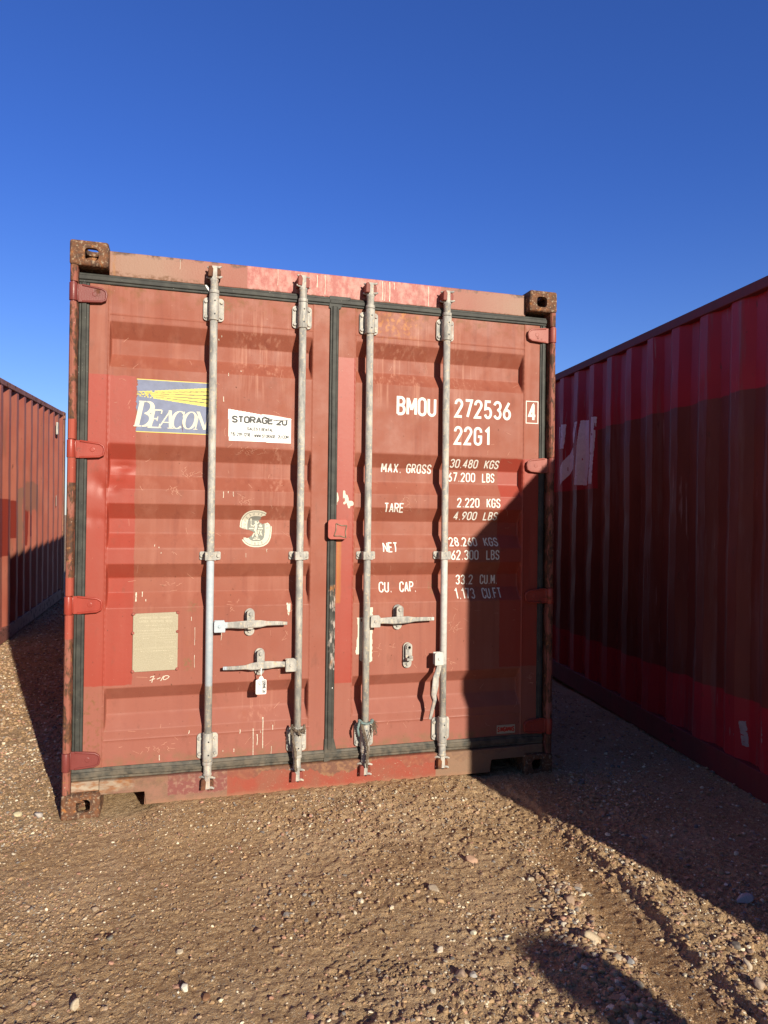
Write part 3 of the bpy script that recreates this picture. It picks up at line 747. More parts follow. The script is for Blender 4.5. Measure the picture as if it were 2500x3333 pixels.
def door_surf(x, z):
    x = np.asarray(x, float); z = np.asarray(z, float)
    y = np.full(np.broadcast(x, z).shape, YF)
    prof = np.zeros(z.shape)
    for a, b_, c, d in BANDS:
        prof = np.maximum(prof, np.clip(np.minimum((a - z) / (a - b_), (z - d) / (c - d)), 0, 1))
    for (s0, xa, xb, s1) in PANELS:
        end = np.clip(np.minimum((x - xa - .003) / .007, (xb - .003 - x) / .007), 0, 1)
        y = y + DEPTH * prof * end
        inp = ((x > xa) & (x < xb)).astype(float)
        # weld beads round the pressed panel
        for xe in (xa, xb): y = y - .0022 * np.exp(-((x - xe) / .0028) ** 2) * ((z > .30) | True) * (1 + .5 * np.sin(z * 210 + xe * 9))
        for ze in (2.280, .322): y = y - .0018 * np.exp(-((z - ze) / .0026) ** 2) * inp
        y = y + .0018 * inp
    for cx, cz, rx, rz, a in DENTS: y = y + .75 * a * np.exp(-((x - cx) / rx) ** 2 - ((z - cz) / rz) ** 2)
    y = y + .0022 * vnoise(x + 3, z + 3, 3.1, 31) + .0012 * vnoise(x + 3, z + 3, 9, 32)
    return y

cont = empty('shipping_container')
tag(cont, 'faded red container with closed double doors facing the yard, standing between two others', 'shipping container')

# doors
def door(k):
    s0, xa, xb, s1 = PANELS[k]
    xs = list(np.arange(s0, s1, .008)) + [s0, s1] + [e + d for e in (xa, xb) for d in (-.006, -.003, 0, .003, .0065, .010)] + [xb - .010, xb - .0065]
    zs = list(np.arange(ZB, ZT, .0085)) + [ZB, ZT] + [e + d for bnd in BANDS for e in bnd for d in (-.0011, .0011)] + [e + d for e in (2.280, .322) for d in (-.0035, -.0015, 0, .0015, .0035)]
    def uniq(a):
        a = sorted(a); o = [a[0]]
        for t in a[1:]:
            if t - o[-1] > .0008: o.append(t)
        return np.array(o)
    xs = uniq(xs); zs = uniq(zs)
    X, Z = np.meshgrid(xs, zs, indexing='ij')
    Y = door_surf(X, Z)
    V = np.stack([X, Y, Z], -1).reshape(-1, 3); F = grid_faces(len(xs), len(zs))
    # close the leaf with a back sheet and edges
    nx, nz = len(xs), len(zs)
    base = len(V)
    V = np.concatenate([V, [(xs[0], .10, zs[0]), (xs[-1], .10, zs[0]), (xs[-1], .10, zs[-1]), (xs[0], .10, zs[-1])]])
    o = np_mesh('door', V, np.concatenate([F, [(base, base + 3, base + 2, base + 1)]]), M_DOOR, cont, smooth=True)
    return o
doorL = door(0); doorL['label'] = 'left door leaf with the blue logo and white sticker'
doorR = door(1); doorR['label'] = 'right door leaf with the white container number'

# rubber seals: a ribbed strip round each door
def strip(mb, x0, x1, z0, z1, y, vert):
    """ribbed rubber lip swept along its length, a little wavy like old rubber"""
    L = (z1 - z0) if vert else (x1 - x0); n = max(8, int(L / .018))
    wdt = (x1 - x0) if vert else (z1 - z0)
    prof = [(0, .028), (0, -.001), (.06, -.0045), (.24, -.0045), (.30, -.0105), (.70, -.0115), (.76, -.005), (.94, -.0035), (1, 0), (1, .028)]
    sd = rng.uniform(0, 9); rough = 1.0 if (vert or z0 > 1) else 2.2
    rows = []
    for k in range(n + 1):
        t = k / n * L
        a = float(vnoise(t + sd, sd, 5.0, 77)) * .0026 * rough; b_ = float(vnoise(t + sd, sd + 3, 19.0, 78)) * .0020 * rough
        c = float(vnoise(t + sd, sd + 5, 9.0, 79)) * .0030 * rough
        row = []
        for u, dy in prof:
            e = 0 if u in (0, 1) else (a + b_ * (u - .5) * 2)
            p = wdt * u + e; yy = y + dy + (c if .2 < u < .8 else c * .4)
            row.append(mb.bm.verts.new((x0 + p, yy, z0 + t) if vert else (x0 + t, yy, z0 + p)))
        rows.append(row)
    for r0, r1 in zip(rows, rows[1:]):
        for q in range(len(prof) - 1): mb.bm.faces.new([r0[q], r0[q + 1], r1[q + 1], r1[q]])
    mb.bm.faces.new(rows[0]); mb.bm.faces.new(rows[-1][::-1])
GY = .044
for (xl, xr, par) in ((.037, 1.195, doorL), (1.197, 2.400, doorR)):
    mb = MB()
    if par is doorL:
        strip(mb, .037, .0822, .2065, 2.4105, GY, True)
        strip(mb, .037, 1.194, 2.412, 2.4565, GY, False)
        strip(mb, .037, 1.194, .1505, .2045, GY, False)
    else:
        strip(mb, 1.197, 1.242, .2065, 2.4105, GY - .002, True)
        strip(mb, 2.3585, 2.3935, .2065, 2.4105, GY, True)
        strip(mb, 1.197, 2.3935, 2.412, 2.4565, GY, False)
        strip(mb, 1.197, 2.3935, .1505, .2045, GY, False)
        mb.prism([(1.190, 2.40), (1.25, 2.40), (1.262, 2.43), (1.30, 2.452), (1.30, 2.462), (1.192, 2.462)], GY - .006, GY - .001)
        mb.prism([(1.192, .145), (1.22, .150), (1.262, .178), (1.242, .26), (1.195, .26)], GY - .009, GY - .004)
    o = mb.build('door_seal', M_SEAL, par, bevel=.0025)
    # irregular rubber: nudge the vertices
# header, sill, rails, roof, walls
mb = MB()
mb.box(.163, 2.275, .052, .16, 2.4575, 2.572)
mb.build('header', M_HEAD, cont, bevel=.004)
MB().box(.04, 2.398, .075, .16, 2.30, 2.4565).build('header_backing', M_SIDE, cont)
mb = MB()
sill = [(.157, .168), (.157, .088), (.352, .084), (.362, .030), (2.076, .030), (2.086, .088), (2.281, .093), (2.281, .148), (.0375, .148), (.0375, .1085), (.155, .1085)]
mb.prism([(.157, .148), (.157, .088), (.352, .086), (.360, .026), (2.078, .026), (2.088, .090), (2.281, .092), (2.281, .148)], .020, .028)
mb.box(.157, 2.281, .028, .16, .1265, .1485)
mb.box(.352, .360, .028, .30, .022, .126)
mb.box(2.078, 2.086, .028, .30, .022, .126)
mb.build('sill', M_SILL, cont, bevel=.002)
for a, b_ in ((.0375, .1555), (2.2825, 2.3935)): MB().box(a, b_, .030, .07, .104, .1495).build('sill_end_plate', M_SILL, cont, bevel=.003)
mb = MB(); mb.box(.362, 2.076, .162, .30, .030, .125); mb.box(.05, 2.39, .10, .30, .127, .148)
mb.build('cross_member', M_SIDE, cont)
for x in (0.006, W0 - .066): MB().box(x, x + .06, .18, L0 - .18, 2.53, 2.585).build('top_rail', M_SIDE, cont, bevel=.004)
for x in (0.006, W0 - .056): MB().box(x, x + .05, .18, L0 - .18, .04, .18).build('bottom_rail', M_SIDE, cont, bevel=.004)
MB().box(.07, W0 - .07, .17, L0 - .1, 2.55, 2.57).build('roof', M_SIDE, cont)
MB().box(.05, W0 - .05, .25, L0 - .1, .13, .17).build('floor_panel', M_SIDE, cont)

def corr_profile(length, pitch, phase, fo, sl, fi):
    """breakpoints u, depth of a trapezoid corrugated wall"""
    us, ds = [0.0], []
    pts = []
    k0 = int(math.floor(-phase / pitch)) - 1
    for k in range(k0, k0 + int(length / pitch) + 4):
        b0 = phase + k * pitch
        pts += [(b0, 0), (b0 + fo, 0), (b0 + fo + sl, 1), (b0 + fo + sl + fi, 1)]
    return pts
def corr_wall(name, length, pitch, phase, z0, z1, mat, parent, place, depth=.036, dent=0.0, fo=.072, sl=.068, fi=.070, nz=90, seed=0):
    pts = corr_profile(length, pitch, phase, fo, sl, fi)
    pu = np.array([p[0] for p in pts]); pd = np.array([p[1] for p in pts], float)
    us = [u for u in pu if 0 < u < length] + [0, length]
    us = sorted(us + [u + d for u in us for d in (-.004, .004) if 0 < u + d < length] + list(np.arange(.02, length, .03)))
    us = np.array([us[0]] + [b_ for a, b_ in zip(us, us[1:]) if b_ - a > .001])
    zs = np.linspace(z0, z1, nz)
    U, Z = np.meshgrid(us, zs, indexing='ij')
    V, F = place(U, depth_fn(U, Z, pu, pd, depth, dent, seed), Z).reshape(-1, 3), grid_faces(len(us), len(zs))
    return np_mesh(name, V, F, mat, parent, smooth=True)
def depth_fn(U, Z, pu, pd, depth, dent, seed):
    D = np.interp(U, pu, pd)
    Dd = depth * D
    if dent:
        k = np.interp(U, pu, np.abs(pd - .5) * 2)
        Dd = Dd + dent * vnoise(U + 9, Z * .7, 2.0, seed + 51) + dent * .8 * vnoise(U + 9, Z, 6.0, seed + 52) * 1.0 \
             + dent * 1.3 * np.maximum(vnoise(U + 9, Z * .6, 11.0, seed + 53) - .15, 0)
    return Dd
corr_wall('side_wall', L0 - .32, .278, .02, .16, 2.54, M_SIDE, cont, lambda U, D, Z: np.stack([.012 + D, U + .16, Z], -1), nz=12)
corr_wall('side_wall', L0 - .32, .278, .02, .16, 2.54, M_SIDE, cont, lambda U, D, Z: np.stack([W0 - .012 - D, U + .16, Z], -1), nz=12)
corr_wall('end_wall', W0 - .30, .278, .02, .12, 2.56, M_SIDE, cont, lambda U, D, Z: np.stack([U + .15, L0 - .03 - D, Z], -1), nz=12)

# corner posts
for side in (0, 1):
    mb = MB()
    X = (lambda a: a) if side == 0 else (lambda a: W0 - a)
    zs = [.105, .205, .290, .905, .992, 1.612, 1.695, 2.312, 2.404, 2.477]
    for a, b_ in zip(zs[::2], zs[1::2]):
        p = [(X(.003), 0.012), (X(.008), .003), (X(.018), .0), (X(.030), .003), (X(.0355), .012), (X(.0355), .036), (X(.003), .036)]
        mb.prism(p if side == 0 else p[::-1], a, b_, axis='z')
    mb.box(min(X(.003), X(.036)), max(X(.003), X(.036)), .0362, .16, .104, 2.478)
    mb.box(min(X(.037), X(.12)), max(X(.037), X(.12)), .078, .16, .15, 2.455)
    mb.build('corner_post', M_POST, cont, bevel=.001)
for side in (0, 1):
    MB().box(.003 if side == 0 else W0 - .08, .08 if side == 0 else W0 - .003, L0 - .09, L0 - .003, .12, 2.475).build('corner_post', M_POST, cont, bevel=.004)

# corner castings: bored through on three faces
def casting_mesh():
    def tmp(mb, bevel=0, seg=3):
        o = mb.build('tmp', M_RUST, None)
        if bevel:
            md = o.modifiers.new('b', 'BEVEL'); md.width = bevel; md.segments = seg
        return o
    body = MB(); body.box(0, .164, 0, .178, 0, .1135); body = tmp(body, .012, 4)
    cuts = []
    c = MB(); c.box(.028, .140, .026, .155, .024, .092); cuts.append(tmp(c))
    c = MB(); c.prism(rounded(.060, .056, .018, 5, .093, .052), -.02, .05); cuts.append(tmp(c))
    c = MB(); c.prism(rounded(.070, .052, .02, 5, .095, .052), -.02, .05, axis='x'); cuts.append(tmp(c))
    c = MB(); c.prism(rounded(.060, .115, .029, 6, .088, .090), .06, .15, axis='z'); cuts.append(tmp(c))
    for c in cuts:
        md = body.modifiers.new('x', 'BOOLEAN'); md.operation = 'DIFFERENCE'; md.object = c; md.solver = 'EXACT'
    dg = bpy.context.evaluated_depsgraph_get()
    me = bpy.data.meshes.new_from_object(body.evaluated_get(dg))
    for o in cuts + [body]: bpy.data.objects.remove(o)
    me.name = 'corner_casting'
    for p in me.polygons: p.use_smooth = False
    return me
CAST = casting_mesh()
def casting(parent, x, y, z, sx, sy, sz, mat=None):
    o = bpy.data.objects.new('corner_casting', CAST); o.location = (x, y, z); o.scale = (sx, sy, sz)
    link(o, parent)
    if mat:
        o.material_slots[0].link = 'OBJECT'; o.material_slots[0].material = mat
    return o
for y, sy in ((0, 1), (L0, -1)):
    for z, sz in ((H0 - .1135, 1), (.1035, -1)):
        casting(cont, 0, y, z, 1, sy, sz); casting(cont, W0, y, z, -1, sy, sz)

# hinges
def hinge(side, zc, h, mat, lab=None):
    X = (lambda a: a) if side == 0 else (lambda a: W0 - a)
    mb = MB()
    kn = [(X(.017), .016, zc - h / 2), (X(.017), .016, zc + h / 2)]
    mb.tube(kn, .0175, 16)
    out = [(.034, h / 2), (.052, h / 2), (.135, h * .36), (.152, h * .22), (.156, -.0), (.152, -h * .30), (.135, -h * .42), (.052, -h / 2), (.034, -h / 2)]
    pts = [(X(a), zc + b_) for a, b_ in out]
    if side == 0: pts = pts[::-1]
    mb.prism(pts, .028, .0455)
    inn = [(.060, h * .36), (.130, h * .25), (.142, 0), (.130, -h * .29), (.060, -h * .36)]
    # raised rim: tubes round the outline
    rim = [Vector((X(a), .0285, zc + b_ * .93)) for a, b_ in out[1:-1]]
    mb.tube(rim, .0055, 6)
    mb.tube([(X(.033), .030, zc - h / 2 + .004), (X(.033), .030, zc + h / 2 - .004)], .006, 6)
    mb.tube([(X(.105), .0285, zc), (X(.105), .0265, zc)], [.012, .010], 12)
    mb.tube([(X(.017), .016, zc + h / 2 - .001), (X(.017), .016, zc + h / 2 + .006)], .0125, 12); mb.tube([(X(.017), .016, zc - h / 2 - .006), (X(.017), .016, zc - h / 2 + .001)], .0125, 12)
    o = mb.build('hinge', mat, cont, bevel=.002)
    if lab: o['label'] = lab
HZ = (2.358, 1.652, .948, .248)
for zc, m, lab in zip(HZ, (M_HINGE_DK, M_HINGE_BR, M_HINGE_BR, M_HINGE_DK), ('dark maroon hinge', 'bright red hinge', 'bright red hinge', 'dark maroon hinge')):
    hinge(0, zc, .080, m, lab)
for zc, m in zip(HZ, (M_HINGE_PK, M_HINGE_PK, M_HINGE_BR, M_HINGE_BR)): hinge(1, zc, .080, m)

# locking bars
BARS = [(.632, .010), (1.055, .012), (1.395, .012), (1.806, .012)]
BR = .0178
YB = .010
def guide(x, z0, z1, top, parent):
    mb = MB()
    hw = .048; zc = (z0 + z1) / 2
    mb.prism(rounded(hw * 2, z1 - z0, .016, 5, x, zc), .036, .0445)
    for dz in (-.036, .036):
        for sx in (-1, 1): bolt(mb, x + sx * (hw - .012), zc + dz, .0365)
    mb.tube([(x, YB, z0 - .004), (x, YB, z1 + .010)], .0235, 18)
    e = z1 + .012 if top else z0 - .006
    s = 1 if top else -1
    mb.tube([(x, YB, e), (x, YB, e + s * .016)], .0235, 18)
    mb.box(x - .0225, x + .0225, .012, .038, z0, z1)
    for dz in (-.032, .030):
        mb.tube([(x + .003, YB - .0225, zc + dz), (x + .003, YB - .0248, zc + dz)], .0042, 8, mi=1)
    mb.build('guide_bracket', [M_GALV, M_INK], parent, bevel=.0012)
def cam_end(x, ztop, s, parent, flip=1, zend=None):
    """forged cam: neck, slotted head with two fingers"""
    mb = MB()
    z = ztop
    mb.tube([(x, YB, z), (x, YB, z + s * .045), (x, YB, z + s * .050), (x, YB, z + s * .058)], [.0185, .0185, .0215, .019], 16)
    h0 = z + s * .058
    mb.box(x - .012, x + .012, YB - .014, YB + .018, min(h0, h0 + s * .060), max(h0, h0 + s * .060))
    # lower finger bent outwards both ways
    a = .012 * flip
    for zz, L in ((h0 + s * .006, .036), (h0 + s * .054, .032)):
        for sg in (-1, 1):
            mb.tube([(x + sg * .006, YB - .006, zz), (x + sg * .022, YB - .010 * flip * sg - .004, zz - s * .001),
                     (x + sg * L, YB - .014 * flip * sg, zz + s * .004)], [.0068, .0062, .0045], 8)
    mb.build('cam_end', M_GALV, parent, bevel=.002)
def keeper(x, z, mat, s=1):
    mb = MB()
    for sg, dz in ((-1, .0), (1, -.006)):
        mb.prism([(x + sg * .018 - .012, z - .026 + dz), (x + sg * .018 + .010, z - .026 + dz), (x + sg * .018 + .012, z + .012 + dz), (x + sg * .018 + .004, z + .026 + dz), (x + sg * .018 - .010, z + .022 + dz)],
                 -.012 + .010 * (sg > 0), .055 if s > 0 else .022)
    mb.build('cam_keeper', mat, cont, bevel=.004, seg=3)
KM = (M_KEEP_RUST, M_KEEP_RED, M_KEEP_RED, M_KEEP_RED)
bars = []
for i, (x, _) in enumerate(BARS):
    lo, hi = .150, 2.455
    mb = MB(); mb.tube([(x, YB, .205), (x, YB, 1.0), (x, YB, 2.42)], BR, 20)
    bar = mb.build('locking_bar', M_GALV, cont, smooth=False)
    bars.append(bar)
    guide(x, 2.284, 2.394, True, bar)
    guide(x, .212, .330, False, bar)
    zl = .196
    cam_end(x, 2.418, 1, bar, 1 if i != 1 else -1)
    cam_end(x, .196, -1, bar, 1)
    # bar clamp at mid height
    mb = MB()
    mb.prism(rounded(.098, .040, .007, 3, x, 1.169), .040, .0445)
    mb.box(x - .025, x + .025, YB - .0235, .0405, 1.149, 1.189)
    for sx in (-1, 1): bolt(mb, x + sx * .038, 1.169, .0405, .0095)
    mb.tube([(x + .004, YB - .023, 1.170), (x + .004, YB - .0265, 1.170)], .005, 8)
    mb.build('bar_clamp', M_GALV, bar, bevel=.004, seg=3)
    keeper(x, 2.508, KM[i])
    keeper(x, .103, M_KEEP_RUST if i in (0, 3) else M_KEEP_RED, -1)

# handles
def hub(x0, x1, z0, z1, parent, y=-.016):
    mb = MB()
    mb.prism([(x0 + .002, z0), (x1 - .002, z0), (x1, z0 + .004), (x1, z1 - .010), (x1 - .008, z1), (x0 + .008, z1), (x0, z1 - .010), (x0, z0 + .004)], y, y + .006)
    mb.prism([(x0 + .003, z0 + .002), (x1 - .003, z0 + .002), (x1 - .003, z1 - .004), (x0 + .003, z1 - .004)], y + .034, y + .040)
    mb.tube([((x0 + x1) / 2, y + .001, (z0 + z1) / 2), ((x0 + x1) / 2, y - .005, (z0 + z1) / 2)], .0075, 10)
    mb.tube([((x0 + x1) / 2, y + .005, (z0 + z1) / 2), ((x0 + x1) / 2, y + .036, (z0 + z1) / 2)], .006, 8)
    mb.build('handle_hub', M_GALV, parent, bevel=.0015)
def lever(pts, hw, parent, vert=False, marks=None):
    """flat forged bar: pts (a, y, b) centre line, hw = half heights"""
    mb = MB(); rings = []
    for i, (p, h) in enumerate(zip(pts, hw)):
        x, y, z = p
        a = Vector(pts[min(i + 1, len(pts) - 1)]) - Vector(pts[max(i - 1, 0)])
        d = Vector((a.x, 0, a.z)).normalized(); n = Vector((-d.z, 0, d.x))
        t = .0055
        c = Vector(p)
        rings.append([mb.bm.verts.new(c + n * h * u + Vector((0, v * t, 0))) for u, v in ((-1, -.5), (-.7, -1), (.7, -1), (1, -.5), (1, .6), (.7, 1), (-.7, 1), (-1, .6))])
    for a, b_ in zip(rings, rings[1:]):
        for k in range(8): mb.bm.faces.new([a[k], a[(k + 1) % 8], b_[(k + 1) % 8], b_[k]])
    mb.bm.faces.new(rings[0]); mb.bm.faces.new(rings[-1][::-1])
    if marks:
        mb2 = marks(mb)
    return mb.build('handle', M_GALV, parent, bevel=.001)
def emboss(x0, x1, z, y):
    def f(mb):
        n = int((x1 - x0) / .009)
        for k in range(n):
            x = x0 + k * (x1 - x0) / n
            mb.box(x, x + .0022, y - .0012, y + .001, z - .005, z + .005)
            if k % 3: mb.box(x, x + .006, y - .0012, y + .001, z - .001, z + .001)
    return f
hub(.652, .704, .811, .868, bars[0])
lever([(.690, .000, .842), (.74, .0, .843), (.78, -.004, .843), (.82, -.006, .845), (.87, -.004, .846), (.90, .0, .846), (.95, .004, .845), (.998, .008, .842)],
      [.014, .015, .018, .018, .017, .011, .010, .008], bars[0], marks=emboss(.915, .985, .845, -.0015))
hub(.990, 1.043, .612, .674, bars[1])
lever([(1.000, .000, .646), (.95, .0, .648), (.91, -.004, .648), (.872, -.006, .647), (.83, -.004, .643), (.80, .0, .640), (.75, .004, .638), (.697, .008, .638)],
      [.013, .014, .018, .018, .017, .010, .009, .008], bars[1], marks=emboss(.705, .775, .639, -.0015))
hub(1.411, 1.461, .812, .872, bars[2])
lever([(1.450, .000, .842), (1.49, .0, .843), (1.53, -.004, .843), (1.565, -.006, .844), (1.61, -.004, .845), (1.645, .0, .845), (1.70, .004, .845), (1.752, .008, .844)],
      [.014, .015, .018, .018, .017, .011, .010, .009], bars[2], marks=emboss(1.66, 1.74, .845, -.0015))
hub(1.748, 1.795, .610, .678, bars[3], y=-.028)
lever([(1.780, -.016, .630), (1.772, -.020, .595), (1.754, -.028, .550), (1.748, -.036, .510), (1.740, -.036, .465), (1.744, -.040, .440), (1.736, -.034, .400), (1.724, -.030, .342)],
      [.012, .013, .016, .017, .014, .010, .009, .0075], bars[3])

def retainer(xc, zt, zb, parent, closed=True):
    mb = MB()
    mb.prism(rounded(.046, zt - zb, .0228, 8, xc, (zt + zb) / 2), .036, .0440)
    bolt(mb, xc, zb + .022, .036)
    # upper swinging catch
    mb.prism(rounded(.036, .076, .0175, 8, xc + .002, zt - .040), .0, .012) if closed else mb.prism(rounded(.036, .082, .0175, 8, xc + .002, zt - .043), .018, .026)
    mb.prism([(xc - .012, zt - .03), (xc + .012, zt - .03), (xc + .012, zt - .012), (xc - .012, zt - .012)], .010, .037)
    bolt(mb, xc + .002, zt - .022, .0 if closed else .018, .0095)
    if closed:
        mb.box(xc - .014, xc + .014, -.014, .0, zt - .082, zt - .070)
        mb.box(xc - .012, xc + .014, -.006, .036, zb + .036, zb + .046)
    else:
        mb.box(xc - .014, xc + .018, -.004, .036, zb + .044, zb + .056)
        mb.box(xc - .002, xc + .018, -.002, .018, zb + .058, zb + .066)
    mb.build('handle_retainer', M_GALV, parent, bevel=.0015)
retainer(.821, .915, .784, doorL)
retainer(.871, .722, .592, doorL)
retainer(1.566, .918, .790, doorR)
retainer(1.621, .723, .592, doorR, False)

# square cover plate over the centre seal
mb = MB()
mb.prism(rounded(.100, .098, .016, 5, 1.243, 1.299), .006, .012)
mb.prism(rounded(.05, .09, .01, 3, 1.27, 1.299), .012, .044)
o = mb.build('cover_plate', flat('cover_plate_red', (0.385, 0.078, 0.055), .45, .1), doorR, bevel=.0015)
mb = MB()
q = [(1.223, 1.266), (1.233, 1.328), (1.287, 1.318), (1.283, 1.258)]
for a, b_ in zip(q, q[1:] + q[:1]):
    va, vb = Vector((a[0], .004, a[1])), Vector((b_[0], .004, b_[1])); mid = (va + vb) / 2; c = Vector((1.256, .004, 1.293))
    mid = mid + (c - mid).normalized() * .005
    mb.tube([va, (va + mid) / 2, mid, (vb + mid) / 2, vb], .0028, 6)
mb.build('torn_rim', flat('torn_rim_grey', (0.24, 0.17, 0.12), .6, .3), doorR)

# ------------------------------------------------------------------ lettering and stickers on the doors
def dz(par, name, mats, fn, off=.0012):
    d = Decal(door_surf, off); fn(d); return d.build(name, mats, par)
def textpart(txt, x0, x1, z0, z1, th, W=.42, gap=.22, extra=None, name='lettering'):
    if isinstance(txt, list):
        for t, a, b_ in txt: textpart(t, a, b_, z0, z1, th, W, gap)
        return
    def f(d):
        d.text(txt, x0, x1, z0, z1, th, W, gap=gap)
        if extra: extra(d)
    return dz(doorR, name, [M_WHITE], f)
def box4(d):
    d.ribbon([(2.281, 1.881), (2.281, 1.999), (2.351, 1.999), (2.351, 1.881), (2.281, 1.881)], .0045)
textpart('BMOU', 1.551, 1.766, 1.887, 1.985, .0138, .42, .22)
textpart('272536', 1.868, 2.192, 1.890, 1.990, .0134, .40, .24)
textpart('4', 2.293, 2.340, 1.892, 1.990, .0134, .40, extra=box4)
textpart('22G1', 1.866, 2.072, 1.747, 1.846, .0134, .40, .25)
textpart([('MAX.', 1.483, 1.592), ('GROSS', 1.619, 1.756)], 0, 0, 1.592, 1.641, .0064, .40, .26)
textpart([('30.480', 1.855, 2.013), ('KGS', 2.052, 2.135)], 0, 0, 1.628, 1.673, .0064, .42, .24)
textpart([('67.200', 1.850, 2.007), ('LBS', 2.047, 2.119)], 0, 0, 1.555, 1.605, .0064, .42, .24)
textpart('TARE', 1.491, 1.597, 1.386, 1.436, .0064, .42, .20)
textpart([('2.220', 1.888, 2.015), ('KGS', 2.056, 2.136)], 0, 0, 1.419, 1.469, .0064, .42, .24)
textpart([('4.900', 1.880, 2.010), ('LBS', 2.049, 2.129)], 0, 0, 1.352, 1.397, .0064, .42, .24)
textpart('NET', 1.487, 1.566, 1.183, 1.234, .0064, .42, .20)
textpart([('28.260', 1.853, 2.011), ('KGS', 2.050, 2.132)], 0, 0, 1.214, 1.261, .0064, .42, .24)
textpart([('62.300', 1.858, 2.013), ('LBS', 2.057, 2.133)], 0, 0, 1.143, 1.195, .0064, .42, .24)
textpart([('CU.', 1.478, 1.548), ('CAP.', 1.589, 1.680)], 0, 0, .976, 1.030, .0064, .42, .22)
textpart([('33.2', 1.901, 2.000), ('CU.M.', 2.040, 2.142)], 0, 0, 1.010, 1.062, .0064, .40, .24)
textpart([('1.173', 1.888, 2.003), ('CU.FT', 2.045, 2.157)], 0, 0, .937, .991, .0064, .40, .24)

# blue logo
LX0, LX1, LZ0, LZ1 = .285, .652, 1.743, 1.990
def logo(d):
    def fn(X, Z):
        mi = np.zeros(X.shape, int)
        ragged = LX0 + .004 + .006 * vnoise(X * 0 + 3, Z, 60, 41) + .006 * vnoise(X * 0 + 8, Z, 170, 42) + .003
        t = (X - .287) / .33
        mi[(Z > LZ1 - .0045) | (Z < LZ0 + .0045)] = 1
        top = 1.930 + (1.966 - 1.930) * t; bot = 1.911 + (1.875 - 1.911) * t
        fr = (Z - bot) / np.maximum(top - bot, 1e-4)
        ray = (fr > 0) & (fr < 1)
        mi[ray] = 1
        for k, e in enumerate((.20, .40, .60, .80)):
            e2 = e; mi[ray & (np.abs(fr - e2) < .028)] = 2
        mi[ray & (t < .25) & (vnoise(X, Z, 150, 43) > .1)] = 0
        mi[X < ragged] = -1
        tear = (np.abs(X - .497 - .004 * vnoise(X, Z, 200, 44)) < .0016) & (Z < 1.80) & (Z > 1.752)
        mi[tear] = 3
        return mi
    d.raster(LX0, LX1, LZ0, LZ1, .0018, fn)
dz(doorL, 'logo_sign', [M_BLUE, M_YEL, M_OLIVE, M_SCR_DK], logo)
def beacon(d):
    sh = .20
    def T(x, z, x0, z0, s, wd=1.0): return (x0 + x * s * wd + sh * (z * s), z0 + z * s)
    def stroke(pts, wds, x0, z0, s, lift=0): d.ribbon([T(px, pz, x0, z0, s) for px, pz in pts], [w_ * s for w_ in wds] if isinstance(wds, list) else wds * s, 0, step=.004, lift=.0006 + lift)
    tk, tn = .165, .045
    def serif(x, z, hw, x0, z0, s, l): stroke([(x - hw, z), (x + hw, z)], tn, x0, z0, s, l)
    def bow(cx, cz, rx, rz, a0, a1, n=14):
        P = arc(cx, cz, rx, rz, a0, a1, n); Wd = [tn + (tk - tn) * abs(math.cos(R_(a0 + (a1 - a0) * k / n))) ** 1.2 for k in range(n + 1)]
        return P, Wd
    # B (large, its left side lost under the repaint)
    s = .122; x0, z0 = .272, 1.767
    stroke([(.16, .02), (.16, .98)], tk, x0, z0, s)
    stroke([(0.05, .03), (.32, .03)], tn, x0, z0, s, .0002); stroke([(0.05, .97), (.32, .97)], tn, x0, z0, s, .0002)
    P, Wd = bow(.34, .745, .24, .225, 90, -90); stroke(P, Wd, x0, z0, s, .0003)
    P, Wd = bow(.34, .275, .30, .245, 90, -90); stroke(P, Wd, x0, z0, s, .0004)
    # E A C O N small capitals
    s = .088; z0 = 1.764
    x0 = .338
    stroke([(.14, 0.02), (.14, .98)], tk, x0, z0, s)
    for z, L in ((.035, .60), (.965, .56), (.50, .42)): stroke([(.02 if z != .5 else .14, z), (L, z)], .075, x0, z0, s, .0002)
    for z, a in ((.035, .60), (.965, .56)):
        stroke([(a, z), (a, z + (.2 if z < .5 else -.2))], .06, x0, z0, s, .0003)
    stroke([(.42, .38), (.42, .62)], .05, x0, z0, s, .0003)
    x0 = .388
    stroke([(.02, .02), (.42, .98)], .07, x0, z0, s); stroke([(.40, .98), (.62, .02)], tk, x0, z0, s, .0002)
    stroke([(.14, .33), (.52, .33)], .055, x0, z0, s, .0003)
    serif(.03, .03, .12, x0, z0, s, .0004); serif(.62, .03, .16, x0, z0, s, .0004)
    x0 = .438
    P, Wd = bow(.36, .49, .30, .46, 48, 312, 20); stroke(P, Wd, x0, z0, s)
    stroke([(.57, .64), (.57, .95)], .06, x0, z0, s, .0002)
    x0 = .490
    P, Wd = bow(.36, .49, .30, .46, 0, 360, 24); stroke(P, Wd, x0, z0, s)
    x0 = .546
    stroke([(.10, .02), (.10, .98)], .07, x0, z0, s); stroke([(.06, .97), (.58, .04)], tk * .95, x0, z0, s, .0002)
    stroke([(.60, .02), (.60, .98)], .07, x0, z0, s, .0003)
    serif(.10, .03, .11, x0, z0, s, .0004); serif(.04, .97, .08, x0, z0, s, .0004)
dz(doorL, 'logo_lettering', [M_CREAM], beacon, .0016)

